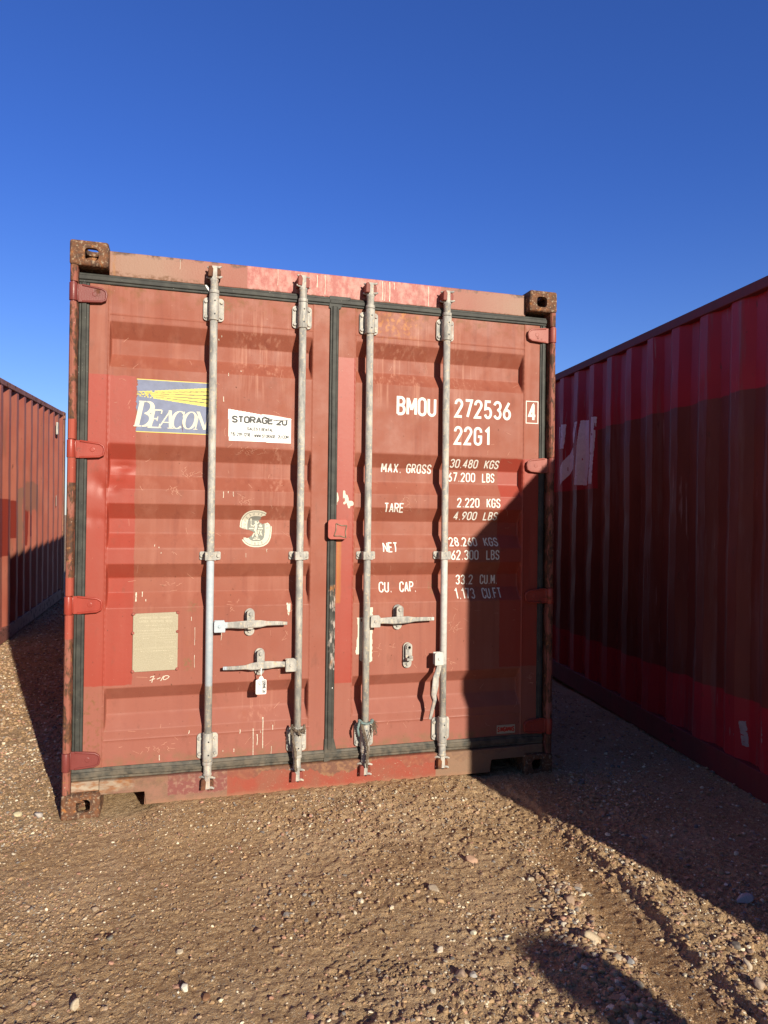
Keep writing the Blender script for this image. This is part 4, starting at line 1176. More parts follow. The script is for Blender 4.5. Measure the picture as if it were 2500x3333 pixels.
# white sticker with its top right corner curling over
def sticker(d):
    def fn(X, Z):
        mi = np.zeros(X.shape, int)
        t = (X - .707) / .303
        topz = 1.871 - .033 * t + .004 * vnoise(X, X * 0, 9, 61)
        botz = 1.7205 - .002 * t
        mi[(np.abs((X * 77) % 1 - .5) < .20) & (Z < 1.85)] = 1
        mi[(Z < 1.735) | (X < .718) | (X > 1.0)] = 0
        out = (Z > topz) | (Z < botz) | (X < .707 + .004 * (1.871 - Z) / .15) | (X > 1.010)
        mi[out] = -1
        # shadow-free bare gap where the vinyl has folded forward
        return mi
    d.raster(.705, 1.012, 1.716, 1.874, .0022, fn)
    def tilt(n0, z): return z
    n = len(d.v)
    d.text('STORAGE', .724, .924, 1.8065, 1.8420, .0082, .62, 2, .24, lift=.0006)
    d.text('2U', .937, .992, 1.8035, 1.8360, .0082, .62, 2, .24, lift=.0006)
    d.text('SALES', .797, .849, 1.7735, 1.7890, .0031, .50, 2, .24, lift=.0006)
    d.text('&', .8535, .8615, 1.7735, 1.7890, .0022, .50, 2, .24, lift=.0006)
    d.text('RENTAL', .866, .923, 1.7715, 1.7875, .0031, .50, 2, .24, lift=.0006)
    d.text('715-219-1218', .717, .812, 1.7430, 1.7610, .0031, .46, 2, .22, lift=.0006)
    d.text('|', .820, .824, 1.7430, 1.7610, .0020, .46, 2, .22, lift=.0006)
    d.text('WWW.STORAGE-2U.COM', .831, .999, 1.7400, 1.7570, .0031, .52, 2, .22, lift=.0006)
dz(doorL, 'sticker', [M_PAPER, M_PAPER_GR, M_INK], sticker)
# the folded-forward flap
mb = MB()
N = 14
tp, bt = [], []
for k in range(N + 1):
    t = k / N; x = .862 + t * .148
    zt = 1.871 - .033 * (x - .707) / .303 + .001
    drop = .017 * math.sin(math.pi * min(1, t * 1.02) ** .8) + .004 * t
    yy = float(door_surf(np.array([x]), np.array([zt]))[0])
    tp.append([(x, yy - .0016, zt), (x, yy - .0016 - .006 * math.sin(math.pi * t), zt + .002 * math.sin(math.pi * t)), (x + .003, yy - .0022 - .008 * math.sin(math.pi * t), zt - drop)])
rows = [[mb.bm.verts.new(p) for p in r] for r in tp]
for a, b_ in zip(rows, rows[1:]):
    for j in range(2): mb.bm.faces.new([a[j], b_[j], b_[j + 1], a[j + 1]])
mb.build('sticker_flap', M_PAPER, doorL, smooth=True)

# round inspection seal with torn-away bites
SCX, SCZ, SRX, SRZ = .8495, 1.2985, .0775, .0895
def seal(d):
    def inpoly(X, Z, poly):
        c = np.zeros(X.shape, bool); n = len(poly)
        for i in range(n):
            (x1, z1), (x2, z2) = poly[i], poly[(i + 1) % n]
            c ^= ((z1 > Z) != (z2 > Z)) & (X < (x2 - x1) * (Z - z1) / (z2 - z1 + 1e-12) + x1)
        return c
    mp = lambda px, pz: (.772 + (px - 30) / 1450 * .155, 1.388 - (pz - 150) / 1660 * .179)
    bite1 = [mp(*p) for p in [(1210, 260), (1190, 380), (1000, 430), (960, 560), (870, 600), (930, 700), (1060, 780), (1300, 710), (1400, 830), (1500, 900), (1600, 500), (1400, 200)]]
    bite2 = [mp(*p) for p in [(-30, 900), (60, 940), (200, 990), (450, 1040), (700, 1160), (560, 1320), (380, 1410), (220, 1390), (180, 1480), (-30, 1500)]]
    def fn(X, Z):
        e = 2.5
        r = (np.abs((X - SCX) / SRX) ** e + np.abs((Z - SCZ) / SRZ) ** e) ** (1 / e)
        r2 = (np.abs((X - SCX - .001) / .0425) ** 3.2 + np.abs((Z - SCZ) / .0610) ** 3.2) ** (1 / 3.2)
        mi = np.full(X.shape, -1)
        mi[r < 1] = 0
        mi[(r > .895) & (r < .93)] = 1
        mi[r2 < 1] = 1
        jx = X + .003 * vnoise(X, Z, 220, 71); jz = Z + .003 * vnoise(X + 5, Z, 220, 72)
        mi[inpoly(jx, jz, bite1) | inpoly(jx, jz, bite2)] = -1
        return mi
    d.raster(SCX - .082, SCX + .082, SCZ - .094, SCZ + .094, .0011, fn)
    def P(*pts): return [mp(*p) for p in pts]
    L = .0006
    # the small standing figure and its emblems
    d.ribbon(P((745, 640), (745, 720)), .0095, 0, lift=L)
    d.ribbon(P((760, 720), (770, 850), (750, 980), (700, 1080)), [.008, .012, .011, .009], 0, lift=L + .0002)
    d.ribbon(P((720, 780), (640, 880), (560, 830), (520, 780)), .0042, 0, lift=L + .0003)
    d.ribbon(P((790, 760), (850, 720), (880, 660)), .0050, 0, lift=L + .0004)
    d.ribbon(P((740, 1040), (770, 1180), (760, 1300)), [.009, .0065, .005], 0, lift=L + .0005)
    d.ribbon(P((690, 1180), (640, 1270), (590, 1370)), [.006, .006, .005], 0, lift=L + .0006)
    d.ribbon(P((530, 520), (530, 620)), .0075, 0, lift=L); d.ribbon(P((535, 620), (540, 900)), .0028, 0, lift=L + .0007)
    d.ribbon(P((440, 980), (655, 980)), .0062, 0, lift=L + .0008); d.ribbon(P((855, 980), (1080, 980)), .0070, 0, lift=L + .0008)
    d.ribbon(P((865, 1040), (865, 1220)), .0068, 0, lift=L + .0009)
    d.ribbon(P((930, 1060), (1040, 1300)), .0045, 0, lift=L); d.ribbon(P((1020, 1060), (930, 1290)), .0035, 0, lift=L + .0010)
    d.ribbon(P((920, 860), (1040, 860)), .0115, 0, lift=L); d.ribbon(P((880, 870), (980, 760)), .003, 0, lift=L + .0003)
    d.ribbon(P((810, 1240), (810, 1350)), .0098, 0, lift=L + .0011)
    d.ribbon(P((680, 1400), (860, 1400)), .0030, 0, lift=L); d.ribbon(P((770, 1390), (770, 1480)), .0045, 0, lift=L + .0004)
    d.ribbon(P((620, 1465), (735, 1465)), .0050, 0, lift=L); d.ribbon(P((815, 1465), (935, 1465)), .0050, 0, lift=L)
    def ringtext(txt, items, h):
        for c, px, pz, ang in items:
            cx, cz = mp(px, pz); ca, sa = math.cos(R_(ang)), math.sin(R_(ang))
            for k, st in enumerate(glyph(c, .58)):
                d.ribbon([(cx + ((u - .29) * ca - (v - .5) * sa) * h, cz + ((u - .29) * sa + (v - .5) * ca) * h) for u, v in st], .0014, 1, step=.003, lift=L + k * .0001)
    ringtext('', [('B', 240, 960, 90), ('U', 245, 800, 88), ('R', 275, 630, 75), ('E', 350, 480, 60), ('A', 480, 370, 42), ('U', 640, 320, 15),
                  ('V', 860, 310, -8), ('E', 1010, 345, -20), ('A', 1255, 790, -85), ('S', 1275, 950, -90)], .0105)
    ringtext('', [('1', 560, 1620, -12), ('8', 695, 1650, -4), ('2', 850, 1650, 5), ('8', 1005, 1605, 14)], .0110)
dz(doorL, 'inspection_seal', [M_CREAM, M_SEALGR], seal)

# customs plate with rivets
mb = MB()
PX0, PX1, PZ0, PZ1 = .2905, .4900, .631, .902
pl = [(PX0, PZ0 + .012), (PX0 + .010, PZ0 + .001), (PX1 - .012, PZ0 + .004), (PX1, PZ0 + .014), (PX1, PZ1 - .010), (PX1 - .010, PZ1 + .003), (PX0 + .012, PZ1 - .001), (PX0, PZ1 - .012)]
yp = YF - .001
mb.prism(pl, yp - .0035, yp + .008)
plate = mb.build('data_plate', M_PLATE, doorL, bevel=.0008)
class PlateSurf: pass
def flat_surf(y): return lambda x, z: np.full(np.broadcast(x, z).shape, y)
d = Decal(flat_surf(yp - .0035), .0006)
d.text('APPROVED FOR TRANSPORT', .318, .466, .8760, .8860, .0019, .56, 0, .22)
d.text('UNDER CUSTOMS SEAL', .318, .466, .8600, .8700, .0019, .56, 0, .22)
for z in (.808, .797, .741, .736): d.ribbon([(.300, z), (.482, z + .004)], .0012)
d.ribbon([(.392, .797), (.392, .741)], .0012); d.ribbon([(.396, .776), (.482, .778)], .0012)
for z, a, b_ in ((.846, .348, .43), (.829, .37, .45), (.822, .31, .46), (.786, .335, .36), (.788, .40, .475), (.766, .43, .475), (.727, .325, .45), (.700, .452, .470), (.688, .456, .470), (.675, .452, .470), (.662, .456, .470)):
    x = a
    while x < b_:
        l_ = rng.uniform(.004, .010); d.ribbon([(x, z), (min(x + l_, b_), z)], .0034 if rng.random() < .6 else .002, lift=.0002); x += l_ + .003
d.build('plate_print', [M_PLATE_HI], doorL)
mb = MB()
for x, z in ((PX0 + .001, PZ1 - .003), (PX1 - .002, PZ1), (PX0, .812), (PX1 - .002, .814), (PX0 + .001, PZ0 + .004), (PX1 - .002, PZ0 + .008)):
    mb = MB(); mb.tube([(x, yp + .002, z), (x, yp - .006, z), (x, yp - .008, z)], [.0075, .0068, .004], 12)
    mb.build('rivet', M_HINGE_PK, doorL)

# maker plate bottom right
def maker(d):
    d.raster(2.129, 2.235, .2155, .2605, .004, lambda X, Z: np.zeros(X.shape, int))
    d.ribbon([(2.129, .2205), (2.235, .2205)], .0018, 2, lift=.0006); d.ribbon([(2.129, .2560), (2.235, .2560)], .0018, 2, lift=.0006)
    d.text('SINGAMAS', 2.132, 2.232, .2240, .2525, .0062, .55, 1, .27, lift=.0008)
dz(doorR, 'maker_plate', [M_PLATE_HI, M_SINGRED, M_SEALGR], maker, .002)

# handwritten date, drips, scraps of old stickers, scratches
def marks(d):
    m = lambda px, pz: (.367 + (px - 570) / 550 * .087, .6095 - (pz - 1840) / 215 * .031)
    for k, st in enumerate([[(580, 1885), (620, 1860), (690, 1845), (660, 1920), (630, 2050)], [(570, 1985), (720, 1925)], [(770, 1950), (870, 1905)], [(960, 1850), (880, 2010)],
               [(1000, 1850), (950, 1920), (960, 1975), (1010, 1975), (1090, 1925), (1118, 1880), (1080, 1850), (1000, 1850)]]):
        d.ribbon([m(*p) for p in st], .0030, 0, lift=k * .00012)
    dr = [(.893, .375, .235, .0032), (.893, .382, .366, .0058), (.846, .334, .205, .0027), (.866, .30, .252, .0034), (.866, .304, .297, .005), (.881, .322, .310, .0022), (.940, .345, .322, .003),
          (.784, .333, .314, .0030), (.756, .243, .228, .003), (.548, .345, .33, .003), (.704, .240, .232, .002), (.935, .242, .205, .0016), (.415, .240, .215, .003), (.66, 2.21, 2.203, .004),
          (.672, 2.225, 2.218, .003), (.706, 2.045, 2.03, .003), (.765, 2.062, 2.056, .003), (.637, 1.88, 1.855, .003), (.684, 1.93, 1.905, .003), (.690, 1.475, 1.445, .0025), (.713, 1.477, 1.468, .003),
          (.736, 1.475, 1.452, .0022), (.30, .995, .955, .005), (.300, .985, .975, .008), (.327, .998, .975, .0035), (.344, .965, .955, .003), (.55, .88, .862, .002), (.567, .70, .64, .0015), (.567, .83, .745, .0013),
          (.690, .80, .765, .0018), (.655, .83, .79, .0012), (.38, 1.22, 1.212, .003), (.40, 1.21, 1.205, .003), (.41, 1.185, 1.178, .002), (.80, 1.18, 1.16, .0012), (1.0, .62, .61, .002), (.9, 1.2, 1.185, .002)]
    for x, a, b_, w_ in dr:
        d.ribbon([(x, a), (x + rng.normal(0, .0008), (a + b_) / 2), (x + rng.normal(0, .001), b_)], [w_ * 1.2, w_ * .8, w_], 0, step=.004, lift=.0002, jag=.25)
    # white scrap next to the second bar
    d.raster(.998, 1.022, .872, .936, .0018, lambda X, Z: np.where((X > .999 + (.936 - Z) * .16 + .004 * vnoise(X, Z, 120, 3)) & (X < 1.019 - np.clip(.905 - Z, 0, 1) * .25) & (vnoise(X, Z, 90, 5) > -.33), 0, -1))
    # fine scratches
    for k in range(70):
        x, z = rng.uniform(.19, 1.09), rng.uniform(.25, 2.2); a = rng.uniform(0, 6.28); L = rng.uniform(.01, .05); c = rng.normal(0, 14)
        pts = []
        for j in range(8):
            pts.append((x, z)); x += math.cos(a) * L / 7; z += math.sin(a) * L / 7; a += c * L / 7
        if min(p[0] for p in pts) < .18 or max(p[0] for p in pts) > 1.10 or min(p[1] for p in pts) < .21: continue
        d.ribbon(pts, rng.uniform(.0008, .0016), 1, step=.005, lift=.0001)
    for cx, cz, n, sp in ((.80, 1.44, 9, .035), (.86, 1.675, 14, .10), (.55, 1.56, 10, .06), (.47, 1.47, 8, .05), (.42, .275, 10, .06), (.45, 1.02, 6, .06), (.75, .93, 5, .03)):
        for k in range(n):
            x, z = cx + rng.uniform(-sp, sp), cz + rng.uniform(-.02, .02); a = rng.uniform(0, 6.28)
            pts = [(x + .012 * math.cos(a) * t + .004 * math.sin(5 * t), z + .012 * math.sin(a) * t) for t in (-1, -.4, .2, 1)]
            d.ribbon(pts, .0012, 1, step=.004, lift=.0003)
    for k in range(26):
        x, z = rng.uniform(.30, 1.10), rng.choice([rng.uniform(.55, .9), rng.uniform(.3, 2.2)])
        d.ribbon([(x, z), (x + rng.uniform(-.004, .004), z - rng.uniform(.003, .010))], rng.uniform(.002, .005), 2, step=.003, lift=.0002, jag=.5)
dz(doorL, 'paint_marks', [M_CREAM, M_SCR, M_SCR_DK], marks, .0010)
def marksR(d):
    # remains of a white strip behind the third bar
    def fn(X, Z):
        lb = 1.350 + .012 * np.abs(vnoise(X * 0, Z, 9, 81)) * 2 + .004 * vnoise(X * 0, Z, 70, 82)
        lb = lb + .02 * (Z > .865) + .02 * (Z < .67)
        rb = 1.4365 + .002 * vnoise(X * 0 + 4, Z, 80, 83)
        bt = .618 + .012 * np.abs(X - 1.41) / .02
        ok = (X > lb) & (X < rb) & (Z > bt) & (Z < .905 - .05 * (X < 1.39)) & (vnoise(X, Z, 45, 84) > -.42)
        return np.where(ok, 0, -1)
    d.raster(1.345, 1.440, .60, .905, .0025, fn)
    # torn white scraps beside the centre seal
    def fn2(X, Z): return np.where((vnoise(X, Z * .7, 75, 85) + .25 - 9 * np.abs(X - 1.303) - 4 * np.abs(Z - 1.452)) > .06, 0, -1)
    d.raster(1.275, 1.329, 1.405, 1.495, .0016, fn2)
    def fn3(X, Z): return np.where((X < 1.252 + .006 * vnoise(X, Z, 100, 86) - .25 * np.abs(Z - 1.455)) & (X > 1.2435), 0, -1)
    d.raster(1.2435, 1.256, 1.42, 1.485, .0014, fn3)
    for k in range(55):
        x, z = rng.uniform(1.36, 2.24), rng.uniform(.25, 2.2); a = rng.uniform(0, 6.28); L = rng.uniform(.01, .04); c = rng.normal(0, 16)
        pts = []
        for j in range(8):
            pts.append((x, z)); x += math.cos(a) * L / 7; z += math.sin(a) * L / 7; a += c * L / 7
        if min(p[0] for p in pts) < 1.35 or max(p[0] for p in pts) > 2.26 or min(p[1] for p in pts) < .21: continue
        d.ribbon(pts, rng.uniform(.0008, .0014), 1, step=.005, lift=.0001)
    for cx, cz, n, sp in ((1.625, 1.435, 8, .04), (1.88, .79, 9, .04), (1.86, .60, 6, .03), (1.50, .68, 6, .06), (2.32, .50, 8, .015)):
        for k in range(n):
            x, z = cx + rng.uniform(-sp, sp), cz + rng.uniform(-.03, .03); a = rng.uniform(0, 6.28)
            d.ribbon([(x + .013 * math.cos(a) * t + .004 * math.sin(5 * t), z + .013 * math.sin(a) * t) for t in (-1, -.4, .2, 1)], .0012, 1, step=.004, lift=.0003)
    for k in range(16):
        x, z = rng.uniform(1.36, 2.24), rng.uniform(.3, 2.2)
        d.ribbon([(x, z), (x + rng.uniform(-.003, .003), z - rng.uniform(.003, .009))], rng.uniform(.002, .004), 2, step=.003, lift=.0002, jag=.5)
dz(doorR, 'paint_marks', [M_CREAM, M_SCR, M_SCR_DK], marksR, .0010)
# white drips on the header and scraps on the seals
d = Decal(flat_surf(.052), .0012)
for x, a, b_, w_ in ((1.468, 2.565, 2.470, .0035), (1.480, 2.56, 2.466, .002), (1.506, 2.566, 2.466, .004), (1.53, 2.565, 2.53, .003), (1.716, 2.563, 2.462, .003), (.935, 2.57, 2.49, .0015), (1.17, 2.565, 2.468, .0025),
                     (1.05, 2.56, 2.475, .0015), (1.13, 2.562, 2.50, .0035), (.475, 2.565, 2.52, .0012)):
    d.ribbon([(x, a), (x + .002, (a + b_) / 2), (x, b_)], [w_ * 1.3, w_ * .8, w_ * 1.2], 0, jag=.2)
d.build('paint_marks', [M_CREAM], bpy.data.objects['header'])
d = Decal(flat_surf(GY - .011), .0008)
d.raster(.592, .618, 2.420, 2.452, .002, lambda X, Z: np.where((Z < 2.452 - .9 * (X - .594)) & (Z > 2.444 - 1.5 * (X - .594)) & (X < .615), 0, -1))
d.raster(1.2235, 1.2425, .505, .52, .002, lambda X, Z: np.where((X - 1.229) ** 2 + (Z - .512) ** 2 < .00001, 0, -1))
d.build('paint_marks', [M_PAPER], bpy.data.objects['header'])

# ------------------------------------------------------------------ tag and ropes hanging on the middle container
tg = empty('paper_tag', (.8735, -.024, .565))
tag(tg, 'white paper tag with black print hanging from the lower left door handle', 'tag')
mb = MB()
pts = rounded(.0500, .0700, .006, 4, 0, -.016) ; mb.prism(pts, -.0008, .0008)
mb.prism([(-.014, .018), (.014, .018), (.006, .034), (-.006, .034)], -.0007, .0007)
mb.build('tag_card', M_PAPER, tg)
d = Decal(flat_surf(-.0008), .0005)
def rtext(dd, txt, xa, za, L, h, th, mi=0):
    """text running downwards (rotated 90 degrees clockwise)"""
    tot = sum(adv(c, .6) + .22 for c in txt); s_ = L / tot; p = 0
    for c in txt:
        for k, st in enumerate(glyph(c, .6)):
            dd.ribbon([(xa + v * h, za - (p + u) * s_) for u, v in st], th, mi, step=.003, lift=k * .0001)
        p += adv(c, .6) + .22
rtext(d, 'STORAGE 2U', .0100, .0135, .058, .0100, .0026)
d.ribbon([(.0068, .014), (.0068, -.046)], .0016)
d.ribbon([(.0035, .016), (.0035, .004)], .0022)
for x0 in (-.0035, -.0105):
    z = .010
    while z > -.044:
        d.ribbon([(x0 + rng.uniform(-.002, .002), z), (x0 + rng.uniform(-.002, .003), z - .004)], .0012, lift=.0003); z -= .0052
d.ribbon([(-.0145, .012), (-.0145, -.040)], .0006); d.ribbon([(-.0175, .008), (-.0175, -.036)], .0005)
d.ribbon([(-.010, .014), (-.004, .006), (-.012, .000), (-.004, -.008), (.003, -.002), (.008, -.004)], .0012, lift=.0004)
d.build('tag_print', [M_INK], tg)
mb = MB(); mb.tube([(0, .0, .034), (-.002, -.002, .050), (0, .006, .064), (.002, .012, .072)], .0030, 8)
mb.tube([(0, .002, .066), (.006, .014, .074), (0, .026, .070), (-.006, .014, .062), (0, .002, .066)], .0012, 6)
mb.build('tag_string', M_PAPER, tg)

rp = empty('frayed_rope', (1.055, -.022, .33)); tag(rp, 'brown frayed rope looped round the foot of the second locking bar', 'rope', 'ropes tied to the locking bars')
mb = MB()
def wob(pts, a, n=10):
    out = []
    P = [Vector(p) for p in pts]
    for i in range(len(P) - 1):
        for k in range(n): out.append(P[i].lerp(P[i + 1], k / n) + Vector((rng.normal(0, a), rng.normal(0, a * .5), rng.normal(0, a * .6))))
    out.append(P[-1]); return out
for s_, r in ((0, .0048), (.004, .0040)):
    mb.tube(wob([(-.030 + s_, .020, .022), (-.034 + s_, .000, -.01), (-.022 + s_, -.006, -.07), (-.014 + s_, -.008, -.13), (-.016 + s_, -.006, -.17), (-.010 + s_, -.006, -.195)], .0016), r, 7)
mb.tube(wob([(-.030, .020, .020), (-.02, -.004, .004), (0, -.008, -.006), (.02, -.004, -.002), (.032, .02, .016)], .002), .0055, 7)
mb.tube(wob([(.028, .016, .022), (.034, .004, .0), (.026, 0, -.018)], .002), .0045, 7)
mb.tube(wob([(-.004, -.012, .0), (.0, -.016, -.012), (.010, -.010, -.022)], .002), .0035, 6)
for k in range(26):
    a = rng.uniform(-.03, .03); z = rng.uniform(-.02, .022)
    mb.tube([(a, -.006, z), (a + rng.normal(0, .006), -.012, z + rng.normal(0, .008)), (a + rng.normal(0, .009), -.012, z + rng.normal(0, .012))], .0008, 4)
mb.build('rope_strand', M_ROPE, rp)
rp2 = empty('tie_strap', (1.395, -.022, .34)); tag(rp2, 'teal strap and dark frayed rope tied round the foot of the third locking bar', 'rope', 'ropes tied to the locking bars')
mb = MB(); mb.tube(wob([(-.034, .022, .014), (-.022, -.002, .004), (0, -.006, 0), (.022, -.002, .003), (.034, .02, .012)], .0008), .0088, 8, flat=.55)
mb.tube(wob([(-.032, .014, .012), (-.042, -.002, -.004), (-.046, -.002, -.02)], .001), [.006] * 21, 7)
mb.tube([(-.048, -.006, -.018), (-.046, -.010, -.035), (-.042, -.008, -.058)], [.005, .0068, .005], 8)
mb.build('strap_band', M_TEAL, rp2)
mb = MB()
mb.tube(wob([(-.030, .006, .008), (-.022, -.012, -.03), (-.006, -.014, -.08), (.002, -.014, -.13), (-.004, -.012, -.17), (.004, -.010, -.215)], .0015), .0052, 7)
mb.tube(wob([(-.026, .004, .006), (-.014, -.016, -.04), (.0, -.018, -.09), (.006, -.016, -.15), (.002, -.012, -.20)], .0018), .0042, 7)
mb.tube(wob([(.030, .006, .008), (.026, -.010, -.03), (.012, -.014, -.06), (.004, -.014, -.085)], .0010), .0024, 6)
for k in range(30):
    a, z = rng.uniform(.034, .056), rng.uniform(-.055, .010)
    mb.tube([(.034, .01, .008), (a, .004, z), (a + rng.normal(0, .006), .006, z - .012)], .0013, 4)
mb.build('rope_strand', M_ROPE, rp2)

# ------------------------------------------------------------------ the neighbouring containers
def side_box(name, label, mat_wall, mat_rail, origin, yaw, pitch_tilt, length, wall_side, pitch, phase, dent, seed, post_mat, fo, sl, fi, wall_extra=None):
    """wall_side = -1: the seen wall faces -x (its own x=0), +1: the container lies to -x of the seen wall"""
    root = empty(name, origin, (pitch_tilt, 0, yaw))
    tag(root, label, 'shipping container')
    s = 1 if wall_side < 0 else -1
    X = lambda a: a * s
    pts = corr_profile(length, pitch, phase, fo, sl, fi)
    pu = np.array([p[0] for p in pts]); pd = np.array([p[1] for p in pts], float)
    def place(U, D, Z): return np.stack([X(.010 + D), U, Z], -1)
    def wall(name_, placef, L_, nz, dn):
        us = [u for u in pu if .12 < u < L_ - .12] + [.12, L_ - .12]
        us = sorted(us + [u + d_ for u in us for d_ in (-.004, .004)] + list(np.arange(.13, L_ - .12, .024)))
        us = np.array([us[0]] + [b_ for a, b_ in zip(us, us[1:]) if b_ - a > .001])
        zs = np.linspace(.150, 2.545, nz); U, Z = np.meshgrid(us, zs, indexing='ij')
        return np_mesh(name_, placef(U, depth_fn(U, Z, pu, pd, .036, dn, seed), Z).reshape(-1, 3), grid_faces(len(us), nz), mat_wall, root, smooth=True)
    wl = wall('side_wall', place, length, 150, dent)
    wall('side_wall', lambda U, D, Z: np.stack([X(W0 - .010 - D), U, Z], -1), length, 6, 0)
    for y in (.03, length - .05): MB().box(min(X(.15), X(W0 - .15)), max(X(.15), X(W0 - .15)), y, y + .02, .12, 2.56).build('end_wall', mat_rail, root)
    for a, b_ in ((.002, .062), (W0 - .06, W0)):
        MB().box(min(X(a), X(b_)), max(X(a), X(b_)), .18, length - .18, 2.527, 2.583).build('top_rail', mat_rail, root, bevel=.005)
    for a, b_ in ((.004, .05), (W0 - .05, W0 - .004)):
        MB().box(min(X(a), X(b_)), max(X(a), X(b_)), .18, length - .18, .012, .150).build('bottom_rail', mat_rail, root, bevel=.004)
    MB().box(min(X(.05), X(W0 - .05)), max(X(.05), X(W0 - .05)), .1, length - .1, 2.545, 2.565).build('roof', mat_rail, root)
    mb = MB(); mb.box(min(X(.05), X(W0 - .05)), max(X(.05), X(W0 - .05)), .1, length - .1, .10, .14)
    for k in range(int(length / .45)): mb.box(min(X(.05), X(W0 - .05)), max(X(.05), X(W0 - .05)), .3 + k * .45, .34 + k * .45, .02, .10)
    mb.build('floor_panel', mat_rail, root)
    for y0 in (0.003, length - .123):
        for a in (.003, W0 - .083): MB().box(min(X(a), X(a + .08)), max(X(a), X(a + .08)), y0, y0 + .12, .10, 2.48).build('corner_post', post_mat, root, bevel=.006)
    for y0 in (.02, length - .12):
        for za, zb in ((2.48, 2.575), (.02, .12)):
            MB().box(min(X(.16), X(W0 - .16)), max(X(.16), X(W0 - .16)), y0, y0 + .10, za, zb).build('end_rail', mat_rail, root, bevel=.004)
    for y, sy in ((0, 1), (length, -1)):
        for z, sz in ((H0 - .1135, 1), (.1035, -1)):
            casting(root, X(0), y, z, s, sy, sz, post_mat); casting(root, X(W0), y, z, -s, sy, sz, post_mat)
    surf = lambda u, z: .010 + depth_fn(np.asarray(u, float), np.asarray(z, float), pu, pd, .036, dent, seed)
    return root, surf, wl

def wall_mat_right():
    b = NB('crimson_wall_paint')
    base = b.mix(b.ramp(b.noise(3, 4), .35, .65), (0.42, 0.022, 0.034), (0.35, 0.020, 0.030))
    # lower, browner repaint; ragged line at z=2.04 on the near part and under the old lettering on the far part
    o = b.xyz(); yy = o[1]
    brown = b.mix(b.ramp(b.noise(6, 5, (1, 1, .3)), .35, .65), (0.145, 0.030, 0.022), (0.19, 0.042, 0.030))
    m1 = b.rect(-9, 1.24, .455, 2.042, .010, .003, 12, ax='y')
    m2 = b.rect(-9, 9, .455, 1.60, .010, .003, 12, ax='y')
    base = b.mix(b.math('MAXIMUM', m1, m2), base, brown)
    wear = b.ramp(b.noise(8, 6, (1, 1, .10), .65), .56, .66, 0, .55)
    base = b.mix(wear, base, (0.20, 0.09, 0.085))
    ln = b.ramp(b.noise(34, 4, (1, 1, .05), .6, (5, 5, 5)), .66, .70, 0, .6)
    base = b.mix(ln, base, (0.36, 0.19, 0.18))
    ru = b.ramp(b.noise(24, 6, (1, 1, .35), .65, (2, 2, 2)), .66, .70, 0, .8)
    base = b.mix(ru, base, (0.085, 0.03, 0.022))
    b.bump(b.noise(60, 4), .25, .002)
    return b.out(base, .50, spec=.28)
def wall_mat_left():
    b = NB('faded_red_wall_paint')
    base = b.mix(b.ramp(b.noise(3, 4), .35, .65), (0.36, 0.100, 0.066), (0.40, 0.132, 0.090))
    wear = b.ramp(b.noise(7, 6, (1, 1, .12), .65), .55, .66, 0, .6)
    base = b.mix(wear, base, (0.23, 0.10, 0.07))
    ru = b.ramp(b.noise(20, 6, (1, 1, .4), .65, (2, 2, 2)), .66, .70, 0, .85)
    base = b.mix(ru, base, (0.11, 0.045, 0.028))
    for (a, b_, c, d_) in ((4.10, 4.50, .93, 1.50), (4.54, 4.76, 1.10, 1.49), (5.14, 5.33, 1.0, 1.44), (5.36, 5.58, 1.10, 1.44)):
        base = b.mix(b.rect(a, b_, c, d_, .008, .003, 14, ax='y'), base, (0.20, 0.028, 0.018))
    gr = b.rect(5.20, 5.75, 1.36, 1.72, .12, .01, 6, ax='y')
    base = b.mix(b.math('MULTIPLY', gr, .85), base, (0.22, 0.10, 0.07))
    gr = b.rect(4.80, 5.05, .9, 1.62, .10, .01, 6, ax='y')
    base = b.mix(b.math('MULTIPLY', gr, .8), base, (0.21, 0.12, 0.085))
    b.bump(b.noise(60, 4), .25, .002)
    return b.out(base, .6, spec=.35)
YN = -3.50
kR = .1198
yawR = -math.atan(kR)
oR = (3.3068 + kR * YN, YN, -.0070 + .0130 * YN)
cosR = math.cos(yawR)
# along-wall coordinate of y=0 measured from the near end
u0 = -YN / math.cos(math.atan(kR))
UR = -YN * math.hypot(1, kR)          # wall coordinate of the door plane
rootR, surfR, wR = side_box('shipping_container', 'deep crimson container in shade along the right edge, its ribbed side facing the gap', wall_mat_right(),
                        mat_paint('dark_crimson_rail', (0.20, 0.022, 0.026), (0.15, 0.03, 0.028), .12, .7), oR, yawR, .0130, L0, -1,
                        .2815, .054, .0095, 3, mat_paint('crimson_post', (0.22, 0.03, 0.03), None, .3, .5), .072, .068, .0695)

YL = 1.345; kL = .0313
oL = (-1.297 + kL * YL, YL, -.0832 + .0359 * YL)
rootL, surfL, wL = side_box('shipping_container', 'faded red container at the far left, sunlit above and shadowed below', wall_mat_left(),
                        mat_paint('worn_brown_red_rail', (0.25, 0.085, 0.06), (0.30, 0.12, 0.09), .35, .65), oL, -math.atan(kL), .0359, L0, 1,
                        .3035, .112, .005, 9, mat_paint('rusty_brown_post', (0.36, 0.17, 0.09), (0.30, 0.12, 0.07), .25, .7), .078, .074, .076)
